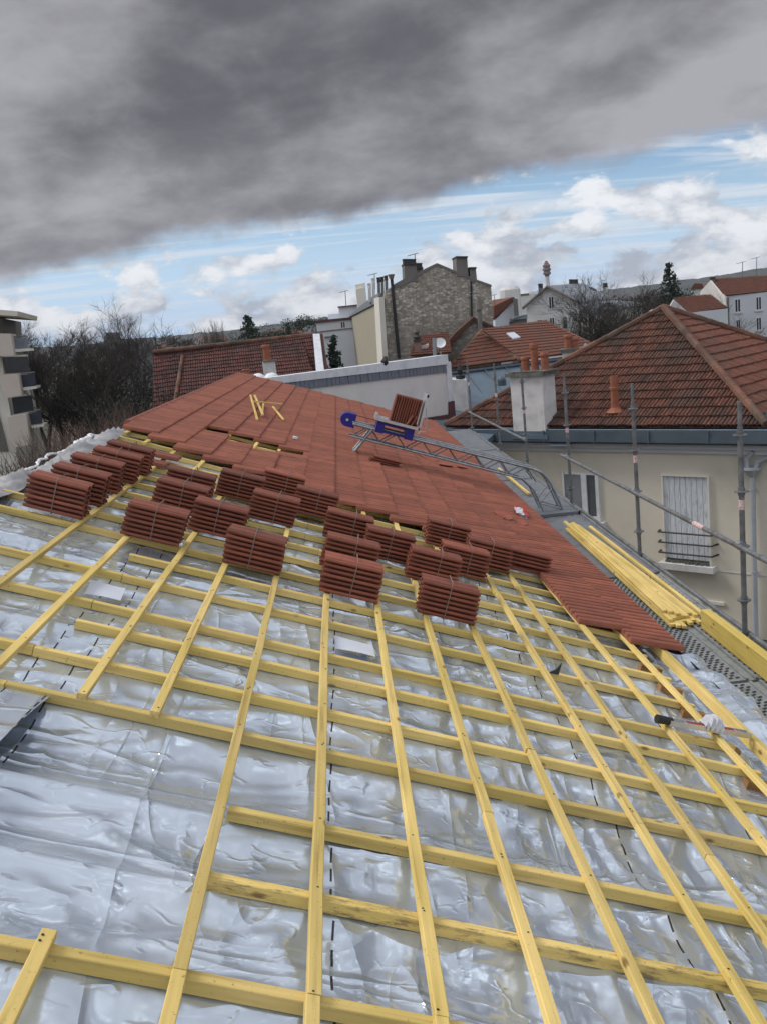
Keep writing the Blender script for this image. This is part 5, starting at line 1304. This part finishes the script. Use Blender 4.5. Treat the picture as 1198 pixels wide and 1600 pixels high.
# ------------------------------------------------------------------ trees
def bare_tree(name, base, H, seed, lab, spread=.5, levels=5, m=BARK, trunk_r=None, group='bare winter trees', up=.5, ivy=0, cat='tree', nstem=1, lean=0):
    rnd = random.Random(seed); base = Vector(base); tr = MB(); cr = MB(); lf = MB(); tips = []
    r0 = trunk_r or H*.022
    def grow(p, d, L, r, lv, mb):
        n = 3; pts = [p]; q = p.copy(); dd = d.copy()
        for k in range(n):
            dd = (dd+Vector((rnd.gauss(0, .13), rnd.gauss(0, .13), rnd.gauss(0, .08)+.05*up))).normalized(); q = q+dd*(L/n); pts.append(q.copy())
        re_ = r*.55 if lv > 0 else r*.3
        mb.tube(pts, [r+(re_-r)*k/n for k in range(n+1)], 6 if lv >= levels-1 else (4 if lv > 1 else 3), False)
        if ivy and lv >= 1:
            tips.append((pts[1], lv)); tips.append((pts[-1], lv))
        if lv == 0: return
        nb_ = rnd.choice((3, 4, 4)) if lv > 1 else rnd.choice((4, 5, 6))
        for k in range(nb_):
            t = rnd.uniform(.35, 1.0) if lv < levels else rnd.uniform(.45, 1.0); i = min(n-1, int(t*n)); pp = pts[i].lerp(pts[i+1], t*n-i)
            a = rnd.uniform(0, 2*math.pi); perp = Vector((math.cos(a), math.sin(a), 0)); perp = (perp-dd*perp.dot(dd)).normalized()
            nd = (dd*(1-spread*.6)+perp*spread*rnd.uniform(.6, 1.2)+Vector((0, 0, up*.35))).normalized()
            grow(pp, nd, L*rnd.uniform(.55, .8), max(r*rnd.uniform(.4, .58), .008), lv-1, cr)
    for s in range(nstem):
        d0 = Vector((rnd.gauss(lean, .06+.10*(nstem > 1)), rnd.gauss(0, .06+.10*(nstem > 1)), 1)).normalized()
        grow(base+Vector((rnd.uniform(-.5, .5), rnd.uniform(-.5, .5), 0))*(nstem > 1)*(.12*H), d0, H*.42, r0/(nstem**.4), levels, tr)
    # fit height
    zs = [v[2] for v in cr.v]; k = H/(max(zs)-base.z)
    for mb in (tr, cr): mb.v = [(base.x+(x-base.x)*k, base.y+(y-base.y)*k, base.z+(z-base.z)*k) for x, y, z in mb.v]
    o = empty(name, base, lab, cat, group)
    tr.build('trunk', m, o); cr.build('crown', m, o)
    if ivy:
        for p, lv in tips:
            p = base+(p-base)*k
            if (p.z-base.z)/H > ivy*rnd.uniform(.75, 1.15): continue
            for _ in range(11): leaf(lf, p+Vector([rnd.gauss(0, .55) for _ in range(3)]), rnd.uniform(.07, .14), rnd)
        if lf.v: lf.build('ivy', IVY, o)
    return o
def leaf(b, p, s, rnd):
    a, c = rnd.uniform(0, 6.28), rnd.uniform(-1.2, 1.2); u = Vector((math.cos(a)*math.cos(c), math.sin(a)*math.cos(c), math.sin(c))); w = u.orthogonal().normalized()
    q = rnd.uniform(0, 6.28); w = Matrix.Rotation(q, 3, u) @ w; b.rv = rnd.random()
    b.add([p-u*s*.5, p+w*s*.35, p+u*s*.5, p-w*s*.35], [(0, 1, 2, 3)])
def ground_at(x, dist): p = atd(x, 600, dist); return Vector((p.x, p.y, GROUND))
def htop(x, y, dist): return atd(x, y, dist).z-GROUND
TL = [(8, 497, 84, 'bare tree at the far left partly behind the apartment balconies', .4), (48, 487, 80, 'dark bare tree just right of the apartment roof slab', .5),
      (90, 500, 72, 'ivy-laden bare tree standing right of the balconies', .5), (122, 520, 68, 'bare tree with fine upright twigs left of the tall one', .5), (147, 528, 60, 'lower ivy-dark tree left of the tallest bare tree', .6),
      (187, 455, 62, 'tallest bare tree with open twiggy top', .45), (216, 478, 66, 'bare tree immediately right of the tallest one', .5), (246, 482, 72, 'bare tree above the left end of the brown roof', .4), (163, 545, 66, 'short dense tree in front of the tallest bare tree', .8), (112, 545, 78, 'dense ivy-covered tree in front of the left trees', .85), (225, 560, 50, 'low dense tree touching the left end of the brown roof', .9), (135, 570, 70, 'low dark ivy mound in front of the left bare trees', .9)]
for i, (x, y, dd, lab, iv) in enumerate(TL):
    bare_tree('bare_tree', ground_at(x, dd), htop(x, y, dd), 100+i, lab, .62 if i in (5, 6) else .55, 6 if i in (1, 2, 5, 6) else 5, BARK, ivy=iv, group='leafless trees at the left', nstem=2 if i in (1, 3, 4, 8, 9, 10, 11) else 1)
bare_tree('bare_tree', ground_at(985, 60), htop(992, 412, 60), 51, 'large bare spreading tree in front of the white annex', .62, 6, BARK, group=None, nstem=3, trunk_r=.22)
bare_tree('bare_tree', ground_at(1025, 72), htop(1020, 420, 72), 55, 'bare tree with brownish twigs left of the conifer', .6, 5, BARK, group=None, nstem=2)
bare_tree('bare_tree', ground_at(885, 80), htop(890, 502, 80), 57, 'small pale leafless tree in front of the pointed white house', .6, 4, mat('grey_twigs', (.12, .11, .10), .9), group=None)
bare_tree('poplar', ground_at(352, 190), htop(352, 493, 190), 61, 'slender bare poplar beyond the brown roof', .22, 5, mat('pale_twigs', (.13, .11, .095), .9), group=None, up=1.3, nstem=3)
bare_tree('poplar', ground_at(366, 200), htop(366, 505, 200), 63, 'shorter bare poplar right of the slender one', .25, 4, MATS['pale_twigs'], group=None, up=1.2)
# shrubs: reddish upright twigs just beyond the ridge
SH = [(-20, 722, 17, 'dark'), (35, 712, 18, 'dark'), (100, 672, 22, 'red'), (80, 700, 19, 'dark'), (135, 655, 25, 'red'), (120, 688, 20, 'dark'), (168, 648, 27, 'red'), (160, 672, 22, 'dark'), (200, 640, 30, 'red'), (232, 628, 33, 'red'), (205, 655, 24, 'dark'), (115, 645, 34, 'red'), (75, 688, 30, 'dark'), (15, 706, 26, 'dark'), (180, 632, 36, 'red')]
def shrub(x, y, dd, kind, seed, lab):
    rnd = random.Random(seed); base = ground_at(x, dd); H = htop(x, y, dd); b = MB(); lf = MB()
    W_ = .055*dd+.5
    for s in range(150):
        a = rnd.uniform(0, 6.28); rr_ = W_*math.sqrt(rnd.random()); p = base+Vector((rr_*math.cos(a), rr_*math.sin(a), H*rnd.uniform(.35, .7)))
        L = (H-(p.z-base.z))*rnd.uniform(.55, 1.03)*(1-.25*(rr_/W_)**2); d = Vector((rnd.gauss(0, .16)+.18*math.cos(a)*rr_/W_, rnd.gauss(0, .16)+.18*math.sin(a)*rr_/W_, 1)).normalized()
        m_ = p+d*L*.5+Vector((rnd.gauss(0, .08), rnd.gauss(0, .08), 0)); e = p+d*L+Vector((rnd.gauss(0, .15), rnd.gauss(0, .15), 0))
        b.tube([p, m_, e], [.018, .012, .004], 3, False)
        for k in range(5):
            q = p.lerp(e, rnd.uniform(.2, .95)); d2 = (d+Vector((rnd.gauss(0, .5), rnd.gauss(0, .5), .2))).normalized(); b.tube([q, q+d2*L*rnd.uniform(.1, .28)], [.008, .003], 3, False)
    if kind == 'dark':
        for k in range(1500):
            a = rnd.uniform(0, 6.28); rr_ = W_*math.sqrt(rnd.random()); leaf(lf, base+Vector((rr_*math.cos(a), rr_*math.sin(a), H*rnd.uniform(.3, .9-.2*(rr_/W_)))), rnd.uniform(.06, .14), rnd)
    else:
        for k in range(700):
            a = rnd.uniform(0, 6.28); rr_ = W_*math.sqrt(rnd.random()); leaf(lf, base+Vector((rr_*math.cos(a), rr_*math.sin(a), H*rnd.uniform(.3, .75))), rnd.uniform(.08, .16), rnd)
    o = empty('shrub', base, lab, 'shrub', 'winter shrubs beyond the ridge'); b.build('stems', BARKR if kind == 'red' else BARK, o)
    lf.build('foliage', mat('dull_shrub_leaves', (.03, .036, .02), .85, 0, .4, 2) if kind == 'dark' else mat('dry_brown_leaves', (.06, .036, .028), .9, 0, .4, 2), o)
SL = ['dark shrub at the very left edge just beyond the ridge membrane', 'dark leafy shrub below the apartment block, second from the left edge', 'reddish-twigged shrub in front of the lowest balcony', 'dark shrub behind the curled membrane edge, left of centre of the hedge', 'reddish upright-twigged shrub in the middle of the hedge',
      'dark shrub behind the second tile bundle of the ridge-side row', 'reddish twiggy shrub right of the middle of the hedge', 'dark shrub behind the third tile bundle of the ridge-side row', 'reddish shrub near the left corner of the laid tiles', 'reddish shrub nearest the brown-roofed house', 'dark shrub behind the farthest bundle of the ridge-side row', 'reddish shrub below the ivy-covered trees', 'dark shrub in the hollow right of the apartment wall', 'dark shrub against the foot of the apartment wall', 'far reddish shrub at the foot of the tallest bare tree']
for i, (s_, lab) in enumerate(zip(SH, SL)): shrub(*s_, 300+i, lab)
# conifers and round evergreen trees
def conifer(x, y, dd, w, seed, lab, name='conifer', zb=None, dens=1.0):
    rnd = random.Random(seed); base = ground_at(x, dd); H = htop(x, y, dd); b = MB(); o = empty(name, base, lab, 'tree')
    zs = H*.15
    z = zs
    while z < H*.99:
        t = (z-zs)/(H-zs); R = w*(1-t)**.8*rnd.uniform(.75, 1.1)+.08; nbr = 7 if t < .8 else 5
        for k in range(nbr):
            a = rnd.uniform(0, 6.28); tip = Vector((math.cos(a)*R, math.sin(a)*R, -.12*R+rnd.uniform(-.1, .3)))
            for j in range(int(16*dens)):
                q = rnd.random()**.7; leaf(b, base+Vector((0, 0, z))+tip*q+Vector([rnd.gauss(0, .07*R+.05) for _ in range(3)]), rnd.uniform(.13, .28)*(.5+w*.22), rnd)
        z += H*.028
    b.build('crown', CONI, o)
    part('trunk', BARK, o, None, lambda c: c.tube([base, base+Vector((0, 0, H*.97))], [H*.018, .03], 6))
conifer(1052, 407, 78, 2.3, 71, 'dark conifer rising right of the large bare tree', dens=1.3)
conifer(399, 489, 150, 4.6, 72, 'dark conifer on the skyline above the middle of the brown roof', dens=1.4)
conifer(528, 528, 50, 1.1, 73, 'small dark green fir in the gap beside the white strip of the brown roof', dens=1.5)
conifer(461, 505, 170, 2.2, 74, 'narrow cypress left of the skyline pine')
def roundtree(x, y, dd, w, seed, lab, m=CONI, zl=.35):
    rnd = random.Random(seed); base = ground_at(x, dd); H = htop(x, y, dd); b = MB(); o = empty('round_tree', base, lab, 'tree')
    cl = [(Vector((rnd.gauss(0, w*.42), rnd.gauss(0, w*.42), H*rnd.uniform(zl, .9))), rnd.uniform(.16, .34)*w) for _ in range(22)]
    cl.append((Vector((0, 0, H-.25*w)), .3*w))
    for c, r in cl:
        for k in range(170):
            d = Vector([rnd.gauss(0, 1) for _ in range(3)]).normalized()*r*rnd.uniform(.6, 1.05); d.z *= .75
            leaf(b, base+c+d, rnd.uniform(.05, .12)*w*.55, rnd)
    b.v = [(x_, y_, min(z_, GROUND+H)) for x_, y_, z_ in b.v]
    b.build('crown', m, o); part('trunk', BARK, o, None, lambda c: c.tube([base, base+Vector((0, 0, H*.6))], [w*.09, w*.05], 6))
BRN = mat('brown_winter_crown', (.055, .045, .036), .95, 0, .35, 1)
RT = [(485, 488, 160, 4.2, 'umbrella-shaped pine on the skyline left of the white flat building', CONI, .7), (430, 512, 180, 5, 'dark rounded tree right of the skyline conifer', CONI, .4), (375, 515, 185, 4, 'dark rounded tree left of the skyline conifer', CONI, .4), (333, 525, 200, 5, 'dark evergreen mound near the slender poplar', IVY, .4), (300, 528, 220, 6, 'brown winter tree above the left part of the brown roof', BRN, .4),
      (1075, 445, 95, 3.4, 'dark green tree crown right of the conifer foot', CONI, .4), (1035, 448, 90, 4, 'brown winter crown between the bare tree and the conifer', BRN, .4), (975, 458, 130, 6, 'brown winter crown right of the white annex', BRN, .4), (1010, 470, 85, 4.5, 'dark thicket under the large bare tree', BRN, .2), (270, 520, 190, 5, 'brown winter tree behind the left end of the brown roof ridge', BRN, .4), (445, 516, 260, 7, 'faint wooded clump far above the right part of the brown roof', BRN, .4), (520, 500, 240, 4, 'faint far tree behind the white flat building', BRN, .4)]
for i, (x, y, dd, w, lab, m, zl) in enumerate(RT): roundtree(x, y, dd, w, 400+i, lab, m, zl)
# distant block seen through the trees, and houses scattered over the hillside
F = front(200, 520, 170); fb = fdown(F, 163, 238, 531, 14, mat('dim_grey_facade', (.17, .17, .19), .9), None, 'distant_block', yt2=527)
tag(fb, 'distant grey apartment slab seen through the left bare trees', 'building'); fdown(F, 165, 188, 519, 6, MATS['dim_grey_facade'], fb, 'upper_storey', zb=F.sz(170, 524)[1]-1, y0=2)
for i in range(26): pass
def farhouses():
    rnd = random.Random(11); n = 0
    mw = [mat('far_white', (.42, .41, .40), .9), mat('far_cream', (.33, .30, .26), .9)]; mr = [mat('far_red_roof', (.16, .075, .055), .9), mat('far_grey_roof', (.12, .12, .13), .9)]
    xs = [(x, 0) for x in (250, 285, 297, 312, 322, 335, 345, 384, 425, 437, 447, 472)]+[(x, 1) for x in (965, 990, 1093, 1102, 1120, 1140, 1153, 1170, 1185, 1195)]
    pr = None
    for x, side in xs:
        dd = rnd.uniform(330, 620); hy = 569-.101*x+(rnd.uniform(-6, 2) if side == 0 else rnd.uniform(-12, -2)); p = atd(x, hy, dd); w = rnd.uniform(6, 11); h = 5.5; z0 = p.z-h
        tcol = rnd.random() < .6
        M0 = T(p.x, p.y, 0) @ Matrix.Rotation(rnd.uniform(-.5, .5), 4, 'Z')
        def fw_(b): b.box((-w/2, -4, GROUND), (w/2, 4, p.z-2))
        o = part('hillside_house', mw[n % 2], None, M0, fw_)
        part('roof', mr[0 if tcol else 1], o, M0, lambda b: b.prism([(-w/2-.5, -4.4, p.z-2), (-w/2-.5, 4.4, p.z-2), (-w/2-.5, 0, p.z+1.2)], (w+1, 0, 0)), fixn=True)
        tag(o, 'tiny distant house among trees on the low skyline %s' % ('left of the stone building' if side == 0 else 'at the right'), 'house', 'tiny skyline houses %s' % ('on the left' if side == 0 else 'on the right')); n += 1
farhouses()

# ---- air between here and the hills
hz_m = bpy.data.materials.new('haze_air'); hz_m.use_nodes = True; _n = hz_m.node_tree; _n.nodes.clear()
_o = _n.nodes.new('ShaderNodeOutputMaterial'); _v = _n.nodes.new('ShaderNodeVolumePrincipled'); _n.links.new(_v.outputs[0], _o.inputs['Volume'])
_v.inputs['Color'].default_value = (.80, .87, .96, 1); _v.inputs['Density'].default_value = .00010
tag(part('haze', hz_m, None, None, lambda b: b.box((-3700, -900, GROUND-1), (3700, 3500, 110))), kind='stuff')
